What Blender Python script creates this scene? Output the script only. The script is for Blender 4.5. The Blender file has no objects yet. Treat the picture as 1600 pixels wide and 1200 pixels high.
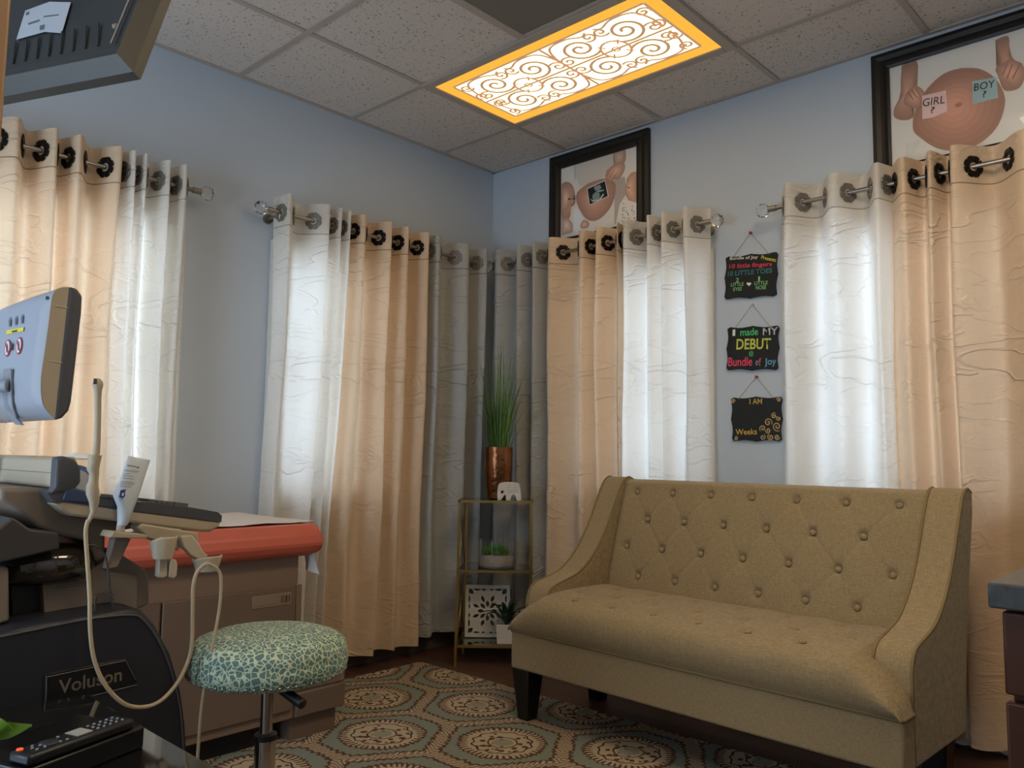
import bpy, bmesh, math, random
import numpy as np
from mathutils import Vector, Matrix, noise
C = bpy.context.scene.collection
PI = math.pi
random.seed(4)
# ------------------------------------------------------------------ camera
CAM = Vector((3.25438, -3.31742, 1.024))
CR = Vector((0.73321219, 0.67988262, 0.01262959))
CU = Vector((0.05090504, -0.07339988, 0.99600258))
CF = Vector((-0.67809185, 0.72963832, 0.08842714))
cd = bpy.data.cameras.new('camera'); cam = bpy.data.objects.new('camera', cd); C.objects.link(cam)
cd.sensor_width = 36; cd.lens = 36*1250/1600; cd.clip_start = .02
mm = Matrix((CR, CU, -CF)).transposed().to_4x4(); mm.translation = CAM
cam.matrix_world = mm
sc = bpy.context.scene; sc.camera = cam
# ------------------------------------------------------------------ world, daylight, exposure
w = bpy.data.worlds.new('world'); sc.world = w; w.use_nodes = True
w.node_tree.nodes['Background'].inputs[0].default_value = (.55, .72, 1, 1)
w.node_tree.nodes['Background'].inputs[1].default_value = .5
sc.view_settings.view_transform = 'Standard'; sc.view_settings.look = 'None'
sc.view_settings.exposure = 1.15; sc.view_settings.gamma = 1
sc.view_settings.use_curve_mapping = False
def area(name, loc, rot, sx, sy, power, col):
    d = bpy.data.lights.new(name, 'AREA'); d.shape = 'RECTANGLE'; d.size = sx; d.size_y = sy
    d.energy = power; d.color = col
    o = bpy.data.objects.new(name, d); C.objects.link(o); o.location = loc; o.rotation_euler = rot
    return o
SKYC = (.62, .80, 1.0)
# daylight standing in each window opening (outside the glass), blue sky light
area('daylight', (-.35, -1.22, 1.45), (0, -PI/2, 0), 1.1, .75, 5.6, SKYC)
area('daylight', (-.35, -2.45, 1.45), (0, -PI/2, 0), 1.1, 1.0, 14, SKYC)
area('daylight', (1.02, .35, 1.45), (-PI/2, 0, 0), .75, 1.1, 4.3, SKYC)
area('daylight', (2.2, .35, 1.45), (-PI/2, 0, 0), .75, 1.1, 4.3, SKYC)
# added cool fill light behind the viewer, with a doorway made up for it
area('added_fill_light', (1.3, -4.42, 1.05), (PI/2, 0, 0), 1.2, 2.1, 16, (.64, .82, 1.0))
LAMP_STRENGTH = 1.25
LAMP2_STRENGTH = 12

# ------------------------------------------------------------------ helpers
def ray(px, py): return CF + CR*((px-800)/1250) - CU*((py-600)/1250)
def on(px, py, ax, val):
    """point of the room seen at photo pixel (px,py) on the plane axis=val"""
    d = ray(px, py); i = 'xyz'.index(ax); t = (val-CAM[i])/d[i]
    return CAM + d*t
def hit(px, py, P0, n):
    d = ray(px, py); t = (Vector(P0)-CAM).dot(n)/d.dot(n); return CAM + d*t
def srgb(h):
    h = h.lstrip('#'); v = [int(h[i:i+2], 16)/255 for i in (0, 2, 4)]
    return tuple(c/12.92 if c <= .04045 else ((c+.055)/1.055)**2.4 for c in v)+(1,)
MATS = {}
def mat(name, col, rough=.6, metal=0, spec=.5, coat=0, trans=0, emit=None, es=0, sheen=0, alpha=1, ior=1.45, bump=None, var=None, sss=0):
    if name in MATS: return MATS[name]
    m = bpy.data.materials.new(name); m.use_nodes = True; MATS[name] = m
    nt = m.node_tree; b = nt.nodes['Principled BSDF']
    if isinstance(col, str): col = srgb(col)
    b.inputs['Base Color'].default_value = col; b.inputs['Roughness'].default_value = rough
    b.inputs['Metallic'].default_value = metal; b.inputs['Specular IOR Level'].default_value = spec
    b.inputs['Coat Weight'].default_value = coat; b.inputs['Transmission Weight'].default_value = trans
    b.inputs['Coat Roughness'].default_value = .05
    b.inputs['Sheen Weight'].default_value = sheen; b.inputs['IOR'].default_value = ior
    b.inputs['Alpha'].default_value = alpha
    if emit: b.inputs['Emission Color'].default_value = srgb(emit) if isinstance(emit, str) else emit; b.inputs['Emission Strength'].default_value = es
    tc = None
    if bump or var: tc = nt.nodes.new('ShaderNodeTexCoord')
    if bump:
        sx, sy, sz, st, dist = bump
        mp = nt.nodes.new('ShaderNodeMapping'); mp.inputs['Scale'].default_value = (sx, sy, sz)
        n = nt.nodes.new('ShaderNodeTexNoise'); n.inputs['Scale'].default_value = 1; n.inputs['Detail'].default_value = 4
        bp = nt.nodes.new('ShaderNodeBump'); bp.inputs['Strength'].default_value = st; bp.inputs['Distance'].default_value = dist
        nt.links.new(tc.outputs['Object'], mp.inputs[0]); nt.links.new(mp.outputs[0], n.inputs[0])
        nt.links.new(n.outputs[0], bp.inputs['Height']); nt.links.new(bp.outputs[0], b.inputs['Normal'])
    if var:
        sx, sy, sz, amt = var
        mp = nt.nodes.new('ShaderNodeMapping'); mp.inputs['Scale'].default_value = (sx, sy, sz)
        n = nt.nodes.new('ShaderNodeTexNoise'); n.inputs['Scale'].default_value = 1; n.inputs['Detail'].default_value = 5
        r = nt.nodes.new('ShaderNodeValToRGB')
        r.color_ramp.elements[0].position = .3; r.color_ramp.elements[1].position = .7
        r.color_ramp.elements[0].color = tuple(c*(1-amt) for c in col[:3])+(1,)
        r.color_ramp.elements[1].color = tuple(min(1, c*(1+amt)) for c in col[:3])+(1,)
        nt.links.new(tc.outputs['Object'], mp.inputs[0]); nt.links.new(mp.outputs[0], n.inputs[0])
        nt.links.new(n.outputs[0], r.inputs[0]); nt.links.new(r.outputs[0], b.inputs['Base Color'])
    return m
INV = {}
def thing(name, label, cat, loc=(0, 0, 0), rotz=0, group=None, kind=None):
    o = bpy.data.objects.new(name, None); C.objects.link(o); o.empty_display_size = .05
    o.location = loc; o.rotation_euler = (0, 0, rotz)
    if label: o['label'] = label; o['category'] = cat
    if group: o['group'] = group
    if kind: o['kind'] = kind
    M = Matrix.Translation(Vector(loc)) @ Matrix.Rotation(rotz, 4, 'Z'); INV[o.name] = M.inverted()
    return o
def tag(o, label, cat, group=None):
    o['label'] = label; o['category'] = cat
    if group: o['group'] = group
    return o
class MB:
    def __init__(s): s.bm = bmesh.new(); s.mi = 0
    def face(s, vs):
        try: f = s.bm.faces.new(vs); f.material_index = s.mi; return f
        except ValueError: return None
    def box(s, x0, x1, y0, y1, z0, z1, M=None):
        v = [Vector((x, y, z)) for z in (z0, z1) for y in (y0, y1) for x in (x0, x1)]
        if M is not None: v = [M @ p for p in v]
        v = [s.bm.verts.new(p) for p in v]
        for q in ((0, 2, 3, 1), (4, 5, 7, 6), (0, 1, 5, 4), (2, 6, 7, 3), (0, 4, 6, 2), (1, 3, 7, 5)): s.face([v[i] for i in q])
        return s
    def loops(s, ls, closed=True, caps=True):
        R = [[s.bm.verts.new(Vector(p)) for p in l] for l in ls]
        n = len(R[0])
        for a, b in zip(R[:-1], R[1:]):
            for i in range(n if closed else n-1): s.face([a[i], a[(i+1) % n], b[(i+1) % n], b[i]])
        if caps and closed:
            s.face(list(reversed(R[0]))); s.face(R[-1])
        return s
    def prism(s, pts, vec):
        pts = [Vector(p) for p in pts]; vec = Vector(vec)
        return s.loops([pts, [p+vec for p in pts]])
    def poly(s, pts):
        f = s.face([s.bm.verts.new(Vector(p)) for p in pts]); return s
    def tube(s, pts, r, n=8, smooth=0, r2=None, caps=True):
        pts = [Vector(p) for p in pts]
        if smooth: pts = catmull(pts, smooth)
        L = []; up = None; N = len(pts)
        for i, p in enumerate(pts):
            t = (pts[min(i+1, N-1)]-pts[max(i-1, 0)])
            if t.length < 1e-9: t = Vector((0, 0, 1))
            t.normalize()
            if up is None:
                up = Vector((0, 0, 1)) if abs(t.z) < .9 else Vector((1, 0, 0))
            a = t.cross(up); a.normalize(); b = a.cross(t); up = b
            rr = r if r2 is None else r+(r2-r)*i/(N-1)
            L.append([p + a*math.cos(k*2*PI/n)*rr + b*math.sin(k*2*PI/n)*rr for k in range(n)])
        return s.loops(L, caps=caps)
    def lathe(s, prof, c=(0, 0, 0), n=32, M=None, caps=True):
        L = []
        for r, z in prof:
            l = [Vector((r*math.cos(k*2*PI/n), r*math.sin(k*2*PI/n), z)) for k in range(n)]
            l = [(M @ p if M is not None else p)+Vector(c) for p in l]; L.append(l)
        return s.loops(L, caps=caps)
    def sphere(s, c, r, nu=16, nv=10, sc=(1, 1, 1)):
        prof = [(r*math.sin(PI*(i+.02)/(nv+.04)), -r*math.cos(PI*(i+.02)/(nv+.04))) for i in range(nv+1)]
        L = [[Vector(c)+Vector((p[0]*math.cos(k*2*PI/nu)*sc[0], p[0]*math.sin(k*2*PI/nu)*sc[1], p[1]*sc[2])) for k in range(nu)] for p in prof]
        return s.loops(L)
    def grid(s, P):
        V = [[s.bm.verts.new(Vector(p)) for p in row] for row in P]
        for i in range(len(V)-1):
            for j in range(len(V[0])-1): s.face([V[i][j], V[i][j+1], V[i+1][j+1], V[i+1][j]])
        return s
    def build(s, name, mats, parent=None, smooth=False, bevel=0, seg=2, origin=None, local=False, solid=0, sub=0, angle=None):
        if not isinstance(mats, (list, tuple)): mats = [mats]
        me = bpy.data.meshes.new(name)
        if parent is not None and not local: s.bm.transform(INV[parent.name])
        if origin is not None: s.bm.transform(Matrix.Translation(-Vector(origin)))
        bmesh.ops.recalc_face_normals(s.bm, faces=s.bm.faces)
        s.bm.to_mesh(me); s.bm.free()
        for m in mats: me.materials.append(m)
        if smooth:
            for p in me.polygons: p.use_smooth = True
            if angle: me.set_sharp_from_angle(angle=angle)
        o = bpy.data.objects.new(name, me); C.objects.link(o)
        if origin is not None: o.location = origin
        if parent is not None:
            o.parent = parent; INV[o.name] = INV[parent.name]
        if solid:
            md = o.modifiers.new('t', 'SOLIDIFY'); md.thickness = solid; md.offset = 0
        if bevel:
            md = o.modifiers.new('b', 'BEVEL'); md.width = bevel; md.segments = seg; md.limit_method = 'ANGLE'; md.angle_limit = .6
            for p in me.polygons: p.use_smooth = True
            me.set_sharp_from_angle(angle=1.0)
        if sub:
            md = o.modifiers.new('s', 'SUBSURF'); md.levels = sub; md.render_levels = sub
        return o
def catmull(P, k):
    out = []
    for i in range(len(P)-1):
        p0 = P[max(i-1, 0)]; p1 = P[i]; p2 = P[i+1]; p3 = P[min(i+2, len(P)-1)]
        for j in range(k):
            t = j/k
            out.append(.5*((2*p1)+(-p0+p2)*t+(2*p0-5*p1+4*p2-p3)*t*t+(-p0+3*p1-3*p2+p3)*t**3))
    out.append(P[-1]); return out
def struct(o): o['kind'] = 'structure'; return o
def flat_text(txt, P, ux, uz, width, height, depth=.0008, bold=0, shear=0):
    """lettering as mesh data: lower-left corner P, scaled to width x height"""
    cu = bpy.data.curves.new('t', 'FONT'); cu.body = txt; cu.size = 1; cu.offset = bold; cu.extrude = 0; cu.resolution_u = 3; cu.shear = shear
    o = bpy.data.objects.new('t', cu); C.objects.link(o)
    dg = bpy.context.evaluated_depsgraph_get(); dg.update()
    me = bpy.data.meshes.new_from_object(o.evaluated_get(dg)); bpy.data.objects.remove(o); bpy.data.curves.remove(cu)
    xs = [v.co.x for v in me.vertices]; ys = [v.co.y for v in me.vertices]
    x0, x1, y0, y1 = min(xs), max(xs), min(ys), max(ys)
    n = Vector(ux).cross(Vector(uz))
    for v in me.vertices:
        a = (v.co.x-x0)/(x1-x0)*width; b = (v.co.y-y0)/(y1-y0)*height
        v.co = Vector(P)+Vector(ux)*a+Vector(uz)*b+n*depth
    return me
def add_me(mb, me):
    k = len(mb.bm.faces); mb.bm.from_mesh(me); mb.bm.faces.ensure_lookup_table()
    for f in mb.bm.faces[k:]: f.material_index = mb.mi
    bpy.data.meshes.remove(me)
def node_group(m): return m.node_tree.nodes, m.node_tree.links

# ------------------------------------------------------------------ materials
def wall_material():
    return mat('wall_paint', '#bfc9d4', .75, bump=(140, 140, 140, .12, .002))
WALL = wall_material()
TRIMW = mat('white_trim', '#d8d6d0', .5)
BASEB = mat('grey_vinyl_base', '#5c5148', .6)
def ceiling_material():
    m = bpy.data.materials.new('ceiling_tile'); m.use_nodes = True; N, L = node_group(m); b = N['Principled BSDF']
    tc = N.new('ShaderNodeTexCoord'); b.inputs['Roughness'].default_value = .95
    v = N.new('ShaderNodeTexNoise'); v.inputs['Scale'].default_value = 95; v.inputs['Detail'].default_value = 3
    r = N.new('ShaderNodeValToRGB'); r.color_ramp.elements[0].position = .33; r.color_ramp.elements[1].position = .385
    r.color_ramp.elements[0].color = srgb('#8f8276'); r.color_ramp.elements[1].color = srgb('#d6ccc2')
    bp = N.new('ShaderNodeBump'); bp.inputs['Strength'].default_value = .5; bp.inputs['Distance'].default_value = .003
    L.new(tc.outputs['Object'], v.inputs[0]); L.new(v.outputs[0], r.inputs[0]); L.new(r.outputs[0], b.inputs['Base Color'])
    L.new(v.outputs[0], bp.inputs['Height']); L.new(bp.outputs[0], b.inputs['Normal'])
    return m
CEIL = ceiling_material()
GRID = mat('ceiling_grid', '#b4a99e', .6)
def floor_material():
    m = bpy.data.materials.new('dark_wood_floor'); m.use_nodes = True; N, L = node_group(m); b = N['Principled BSDF']
    tc = N.new('ShaderNodeTexCoord'); br = N.new('ShaderNodeTexBrick')
    br.inputs['Color1'].default_value = srgb('#4c342a'); br.inputs['Color2'].default_value = srgb('#5a3f32'); br.inputs['Mortar'].default_value = srgb('#100a08')
    br.inputs['Scale'].default_value = 1; br.inputs['Brick Width'].default_value = 1.2; br.inputs['Row Height'].default_value = .14; br.inputs['Mortar Size'].default_value = .002
    L.new(tc.outputs['Object'], br.inputs[0]); L.new(br.outputs[0], b.inputs['Base Color']); b.inputs['Roughness'].default_value = .45
    return m
def curtain_material(name, col, transl, wrk=1.0):
    m = bpy.data.materials.new(name); m.use_nodes = True; N, L = node_group(m); b = N['Principled BSDF']; out = N['Material Output']
    c = srgb(col); b.inputs['Roughness'].default_value = .36; b.inputs['Sheen Weight'].default_value = .25; b.inputs['Specular IOR Level'].default_value = .35
    tc = N.new('ShaderNodeTexCoord')
    def nz(scale, detail, mp, dist=0):
        a = N.new('ShaderNodeMapping'); a.inputs['Scale'].default_value = mp
        n = N.new('ShaderNodeTexNoise'); n.inputs['Scale'].default_value = scale; n.inputs['Detail'].default_value = detail; n.inputs['Distortion'].default_value = dist
        L.new(tc.outputs['Object'], a.inputs[0]); L.new(a.outputs[0], n.inputs[0]); return n.outputs[0]
    def ma(op, a, b_=None, c_=None):
        n = N.new('ShaderNodeMath'); n.operation = op
        for i, q in enumerate((a, b_, c_)):
            if q is None: continue
            if isinstance(q, (int, float)): n.inputs[i].default_value = q
            else: L.new(q, n.inputs[i])
        return n.outputs[0]
    # crisp crease ridges where a stretched noise crosses its middle value, only in patches
    cre = nz(1, 3, (3.6, 3.6, 9.5), .9)
    ridge = ma('SUBTRACT', 1, ma('MINIMUM', ma('MULTIPLY', ma('ABSOLUTE', ma('SUBTRACT', cre, .5)), 24), 1))
    patch = N.new('ShaderNodeMapRange'); patch.inputs['From Min'].default_value = .42; patch.inputs['From Max'].default_value = .6
    L.new(nz(1, 1, (2.3, 2.3, 2.6)), patch.inputs['Value'])
    ridge = ma('MULTIPLY', ridge, patch.outputs[0])
    soft = nz(1, 4, (7, 7, 13), .8)
    slub = nz(1, 2, (18, 18, 420))
    h = ma('ADD', ma('ADD', ma('MULTIPLY', ridge, .42*wrk), ma('MULTIPLY', soft, .85)), ma('MULTIPLY', slub, .08))
    bp = N.new('ShaderNodeBump'); bp.inputs['Strength'].default_value = .8; bp.inputs['Distance'].default_value = .012
    L.new(h, bp.inputs['Height']); L.new(bp.outputs[0], b.inputs['Normal'])
    b.inputs['Base Color'].default_value = c
    t = N.new('ShaderNodeBsdfTranslucent'); t.inputs[0].default_value = c; L.new(bp.outputs[0], t.inputs['Normal'])
    mx = N.new('ShaderNodeMixShader'); mx.inputs[0].default_value = transl
    L.new(b.outputs[0], mx.inputs[1]); L.new(t.outputs[0], mx.inputs[2]); L.new(mx.outputs[0], out.inputs[0])
    return m
CW = curtain_material('white_curtain', '#eee6da', .38)
CT = curtain_material('tan_curtain', '#e2c6a6', .18)
CG = curtain_material('grey_curtain', '#acaca8', .08)
NICK = mat('brushed_nickel', '#a69e94', .3, 1)
PEWT = mat('pewter_grommet', '#8a847a', .5, .5, bump=(300, 300, 300, .5, .002))
BRNZ = mat('black_bronze_grommet', '#221c18', .4, .6, bump=(300, 300, 300, .5, .002))
GLASS = mat('clear_glass', '#ffffff', .02, trans=1, ior=1.5)
BLK = mat('black_frame', '#17130f', .4, bump=(4, 4, 260, .3, .003))
BRASS = mat('brushed_brass', '#b49a62', .3, 1)

# ------------------------------------------------------------------ room shell
H = 2.699; XR = 3.95; YF = -4.3
mb = MB(); mb.box(-.1, XR+.1, YF-.1, .1, -.1, 0); struct(mb.build('floor', floor_material()))
mb = MB(); mb.box(-.1, XR+.1, YF-.1, .1, H, H+.1); ceiling = struct(mb.build('ceiling', CEIL))
INV[ceiling.name] = Matrix()
# ceiling T grid: tees run every 2 ft, first cut row by the walls
A0, B0, P = .4245, .5587, .6096
mb = MB(); tw = .012
xs = [B0+i*P for i in range(6)]; ys = [-(A0+i*P) for i in range(7)]
for x in xs:
    segs = [(0.0, YF)]
    if abs(x-(B0+P)) < .01: segs = [(0, -A0), (-A0-P, YF)]
    if abs(x-(B0+4*P)) < .01: segs = [(0, -A0-P), (-A0-2*P, YF)]
    for a, b in segs: mb.box(x-tw, x+tw, b, a, H-.006, H+.002)
for y in ys: mb.box(0, XR, y-tw, y+tw, H-.0065, H+.002)
for q in ((0, XR, -.02, 0), (0, XR, YF, YF+.02), (0, .02, YF, 0), (XR-.02, XR, YF, 0)): mb.box(*q, H-.007, H+.002)
mb.build('ceiling_grid', GRID, ceiling)
def wall_with_holes(name, axis, length, holes, sgn):
    """wall plane at 0; holes = (s0,s1,z0,z1) along the wall; thickness outwards"""
    mb = MB(); ss = sorted({0, length}|{h[0] for h in holes}|{h[1] for h in holes}); zs = sorted({0, H}|{h[2] for h in holes}|{h[3] for h in holes})
    for a, b in zip(ss[:-1], ss[1:]):
        for c, d in zip(zs[:-1], zs[1:]):
            if any(h[0] <= a+1e-6 and b <= h[1]+1e-6 and h[2] <= c+1e-6 and d <= h[3]+1e-6 for h in holes): continue
            if axis == 'x': mb.box(-.12, 0, -b, -a, c, d)
            else: mb.box(a, b, 0, .12, c, d)
    bmesh.ops.remove_doubles(mb.bm, verts=mb.bm.verts, dist=1e-5)
    return struct(mb.build(name, WALL))
WIN = dict(left=[(.8, 1.40, .85, 1.94), (1.98, 2.8, .85, 1.94)], back=[(.66, 1.40, .85, 1.94), (1.86, 2.62, .85, 1.94)])
wall_with_holes('wall_left', 'x', -YF, WIN['left'], 1)
wall_with_holes('wall_back', 'y', XR, WIN['back'], 1)
mb = MB(); mb.box(XR, XR+.1, YF, 0, 0, H); struct(mb.build('wall_right', WALL))
mb = MB(); mb.box(0, .70, YF-.1, YF, 0, H); mb.box(1.90, XR, YF-.1, YF, 0, H); mb.box(.70, 1.90, YF-.1, YF, 2.1, H); struct(mb.build('wall_front', WALL))  # opening added to let the fill light in
mb = MB(); mb.box(.63, .70, YF, YF+.02, 0, 2.17); mb.box(1.90, 1.97, YF, YF+.02, 0, 2.17); mb.box(.70, 1.90, YF, YF+.02, 2.1, 2.17); struct(mb.build('added_door_1', TRIMW))  # casing of the made-up doorway around the fill light
mb = MB(); mb.box(0, .012, YF, 0, 0, .1); struct(mb.build('baseboard_left', BASEB, bevel=.003))
mb = MB(); mb.box(0.012, XR, -.012, 0, 0, .1); struct(mb.build('baseboard_back', BASEB, bevel=.003))
PANE = mat('window_glass', '#ffffff', .0, trans=1, ior=1.01)
k = 0
for side, hs in WIN.items():
    for (a, b, c, d) in hs:
        k += 1
        f = thing('window_%d' % k, None, None, (0, -(a+b)/2, c) if side == 'left' else ((a+b)/2, 0, c), 0, kind='structure')
        def bx(mb, s0, s1, n0, n1, z0, z1):  # n: into the room positive
            if side == 'left': mb.box(n0, n1, -s1, -s0, z0, z1)
            else: mb.box(s0, s1, -n1, -n0, z0, z1)
        mb = MB(); t = .05
        bx(mb, a-t, a, .001, .022, c-t, d+t); bx(mb, b, b+t, .001, .022, c-t, d+t); bx(mb, a, b, .001, .022, d, d+t); bx(mb, a, b, .001, .03, c-t, c)
        mb.build('casing', TRIMW, f, bevel=.003)
        mb = MB(); t = .035
        bx(mb, a, a+t, -.09, -.05, c, d); bx(mb, b-t, b, -.09, -.05, c, d); bx(mb, a+t, b-t, -.09, -.05, d-t, d); bx(mb, a+t, b-t, -.09, -.05, c, c+t)
        zm = (c+d)/2; bx(mb, a+t, b-t, -.09, -.05, zm-t/2, zm+t/2)
        mb.build('sash', TRIMW, f)
        mb = MB(); bx(mb, a+t, b-t, -.073, -.069, c+t, d-t); mb.build('pane', PANE, f)
# door casing beside the camera, at the left edge of the view
tp = on(18, 0, 'y', -3.02)
mb = MB(); mb.box(tp.x-.03, tp.x, -3.11, -3.02, 0, H)
WOODC = mat('tan_wood_casing', '#8f6f52', .5, var=(9, 9, 1.5, .12)); struct(mb.build('trim_1', WOODC, bevel=.004))

# ------------------------------------------------------------------ ceiling lights
def lamp_materials():
    def em(name, col, s):
        m = bpy.data.materials.new(name); m.use_nodes = True; N, L = node_group(m)
        for n in list(N): N.remove(n)
        o = N.new('ShaderNodeOutputMaterial'); e = N.new('ShaderNodeEmission'); e.inputs[0].default_value = col; e.inputs[1].default_value = s
        L.new(e.outputs[0], o.inputs[0]); return m
    return em
em = lamp_materials()
DIFF = em('lit_diffuser', (1, .74, .38, 1), LAMP_STRENGTH)
AMB = em('lit_amber_border', (1, .46, .055, 1), .50)
DIFF3 = em('lit_diffuser_fill', (1, .80, .54, 1), 5.5)
DIFF2 = em('lit_diffuser_pale', (1, .80, .54, 1), LAMP2_STRENGTH)
AMB2 = em('lit_cream_border', (1, .70, .36, 1), 1.0)
SCR = mat('scroll_print', '#a88468', .8, emit=(.60, .34, .20, 1), es=.30)
def spiral(c, r, turns, a0, dr, n=40, rmin=.12):
    P_ = []
    for i in range(n+1):
        t = i/n; rr = r*(1-(1-rmin)*t**.85); a = a0+dr*turns*2*PI*t
        P_.append((c[0]+rr*math.cos(a), c[1]+rr*math.sin(a)))
    return P_
def ribbon(mb, P2, wd, z):
    L = len(P2); lft = []; rgt = []
    for i, p in enumerate(P2):
        a = P2[max(i-1, 0)]; b = P2[min(i+1, L-1)]; dx, dy = b[0]-a[0], b[1]-a[1]; l = math.hypot(dx, dy) or 1
        nx, ny = -dy/l*wd/2, dx/l*wd/2
        lft.append((p[0]+nx, p[1]+ny)); rgt.append((p[0]-nx, p[1]-ny))
    rows = [[(a[0], a[1], z), (b[0], b[1], z)] for a, b in zip(lft, rgt)]
    mb.grid(rows)
def ceiling_light(name, label, x0, x1, y0, y1, diff, amb, long_x=True):
    t = thing(name, label, 'ceiling light', ((x0+x1)/2, (y0+y1)/2, H), 0)
    mb = MB(); g = .035
    for q in ((x0-.01, x0+g, y0-.01, y1+.01), (x1-g, x1+.01, y0-.01, y1+.01), (x0+g, x1-g, y0-.01, y0+g), (x0+g, x1-g, y1-g, y1+.01)): mb.box(*q, H-.014, H-.0005)
    mb.build('trim_frame', GRID, t, bevel=.003)
    X0, X1, Y0, Y1 = x0+g, x1-g, y0+g, y1-g; zb = H-.006; bw = .062
    mb = MB()
    for q in ((X0, X0+bw, Y0, Y1), (X1-bw, X1, Y0, Y1), (X0+bw, X1-bw, Y0, Y0+bw), (X0+bw, X1-bw, Y1-bw, Y1)): mb.box(*q, zb-.002, zb)
    mb.build('border_film', amb, t)
    a0, a1, b0, b1 = X0+bw, X1-bw, Y0+bw, Y1-bw
    mb = MB(); mb.box(a0, a1, b0, b1, zb-.002, zb); mb.build('diffuser', diff, t)
    # scrollwork
    mb = MB(); z = zb-.003; W_ = .012; cx, cy = (a0+a1)/2, (b0+b1)/2
    lx, ly = a1-a0, b1-b0
    def rb(P2, wd=W_): ribbon(mb, P2, wd, z)
    def ln(p, q, wd=W_): rb([(p[0]+(q[0]-p[0])*i/4, p[1]+(q[1]-p[1])*i/4) for i in range(5)], wd)
    for (p, q) in (((a0, b0), (a1, b0)), ((a1, b0), (a1, b1)), ((a1, b1), (a0, b1)), ((a0, b1), (a0, b0)), ((cx, b0), (cx, b1)), ((a0, cy), (a1, cy))): ln(p, q, .012)
    for gx in (-1, 1):
        GX = cx+gx*lx*.235
        for sx in (-1, 1):
            for sy in (-1, 1):
                c = (GX+sx*.112, cy+sy*.098); r = .088
                d = sx*sy
                a_start = math.atan2(-sy, -sx)
                rb(spiral(c, r, 1.9, a_start, d), .0135)
                # outer S joining to small scrolls
                c2 = (GX+sx*.212, cy+sy*.045); rb(spiral(c2, .040, 1.4, math.atan2(sy, -sx), -d), .0105)
                c3 = (GX+sx*.030, cy+sy*.150); rb(spiral(c3, .036, 1.4, math.atan2(-sy, sx), -d), .0105)
                rb([(GX+sx*.06*math.cos(i*PI/20)*1.0, cy+sy*.07*math.sin(i*PI/20)) for i in range(11)], .0105)
                ln((GX+sx*.03, cy+sy*.03), (GX+sx*.05, cy+sy*.06), .008)
                P3 = [Vector((GX+sx*.02, cy+sy*.186, 0)), Vector((GX+sx*.05, cy+sy*.17, 0)), Vector((GX+sx*.11, cy+sy*.196, 0)), Vector((GX+sx*.2, cy+sy*.185, 0)), Vector((GX+sx*.235, cy+sy*.11, 0)), Vector((GX+sx*.24, cy+sy*.02, 0))]
                rb([(v.x, v.y) for v in catmull(P3, 5)], .0105)
        rb([(GX+.016*math.cos(i*PI/8), cy+.016*math.sin(i*PI/8)) for i in range(17)], .008)
        # end column of small scrolls
        ex_ = cx+gx*(lx/2-.035)
        for j, yy in enumerate((-.16, -.058, .058, .16)):
            rb(spiral((ex_, cy+yy), .034, 1.5, PI/2*(j % 2)+.5, gx*(1 if yy > 0 else -1)), .0105)
    mb.build('scrollwork', SCR, t)
    return t
ceiling_light('ceiling_light', 'lit rectangular ceiling light with amber border and scrollwork cover', B0, B0+2*P, -A0-P, -A0, DIFF, AMB)
ceiling_light('ceiling_light', 'second lit ceiling light, seen only mirrored in the large photo at top right', B0+2.5*P, B0+4.5*P, -A0-2.5*P, -A0-1.5*P, DIFF2, AMB2).rotation_euler.z = PI/2

ceiling_light('ceiling_light', 'added fill light built as a third ceiling light, overhead behind the view and out of the picture', B0+3*P, B0+5*P, -A0-5*P, -A0-4*P, DIFF3, AMB2)  # unseen fixture added as warm fill for the room
cvx = thing('ceiling_vent', 'plain dark grey ceiling panel beside the lit scrollwork light', 'ceiling vent', (B0+2*P, -A0-1.5*P, H))
mb = MB(); g = .02; q = (B0+P+tw, B0+3*P-tw, -A0-2*P+tw, -A0-P-tw)
for a in ((q[0], q[0]+g, q[2], q[3]), (q[1]-g, q[1], q[2], q[3]), (q[0]+g, q[1]-g, q[2], q[2]+g), (q[0]+g, q[1]-g, q[3]-g, q[3])): mb.box(*a, H-.012, H-.0005)
mb.build('trim_frame', GRID, cvx, bevel=.002)
mb = MB(); mb.box(q[0]+g, q[1]-g, q[2]+g, q[3]-g, H-.008, H-.001); mb.build('panel', mat('vent_grey', '#7c766a', .7), cvx)

# ------------------------------------------------------------------ curtains
ZR = 2.092; ZT = 2.172; DROD = .105; AMP = .052
def grommet_mesh(mb, c, t, r_in=.017, r_out=.034, th=.004):
    t = t.normalized(); z = Vector((0, 0, 1)); n = t.cross(z)
    N_ = 96; ri, ro = [], []
    for i in range(N_):
        a = 2*PI*i/N_; ph = (a*8/(2*PI)) % 1
        lobe = math.sin(PI*ph); R = r_out-.004 + .011*min(1, max(0, (lobe-.04)/.34))**.5 + (.002 if .45 < ph < .55 else 0)
        ro.append(Vector((math.cos(a)*R, math.sin(a)*R))); ri.append(Vector((math.cos(a), math.sin(a)))*r_in)
    def at(p, h): return c + t*p.x + z*p.y + n*h
    for s_ in (1, -1):
        rin = [at(p, s_*th) for p in ri]; rmid = [at(p*1.35, s_*(th+.003)) for p in ri]; ro1 = [at(p*.96, s_*(th+.001)) for p in ro]; ro2 = [at(p, s_*.001) for p in ro]
        mb.loops([rin, rmid, ro1, ro2], caps=False)
    mb.loops([[at(p, th) for p in ri], [at(p, -th) for p in ri]], caps=False)
SEAM_SHADE = {'white_curtain': mat('seam_shade_white', '#a79c8c', .8), 'tan_curtain': mat('seam_shade_tan', '#8f7350', .8), 'grey_curtain': mat('seam_shade_grey', '#5e5c57', .8)}  # darker copies of the curtain colours, painting the shade in the hem crease
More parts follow.
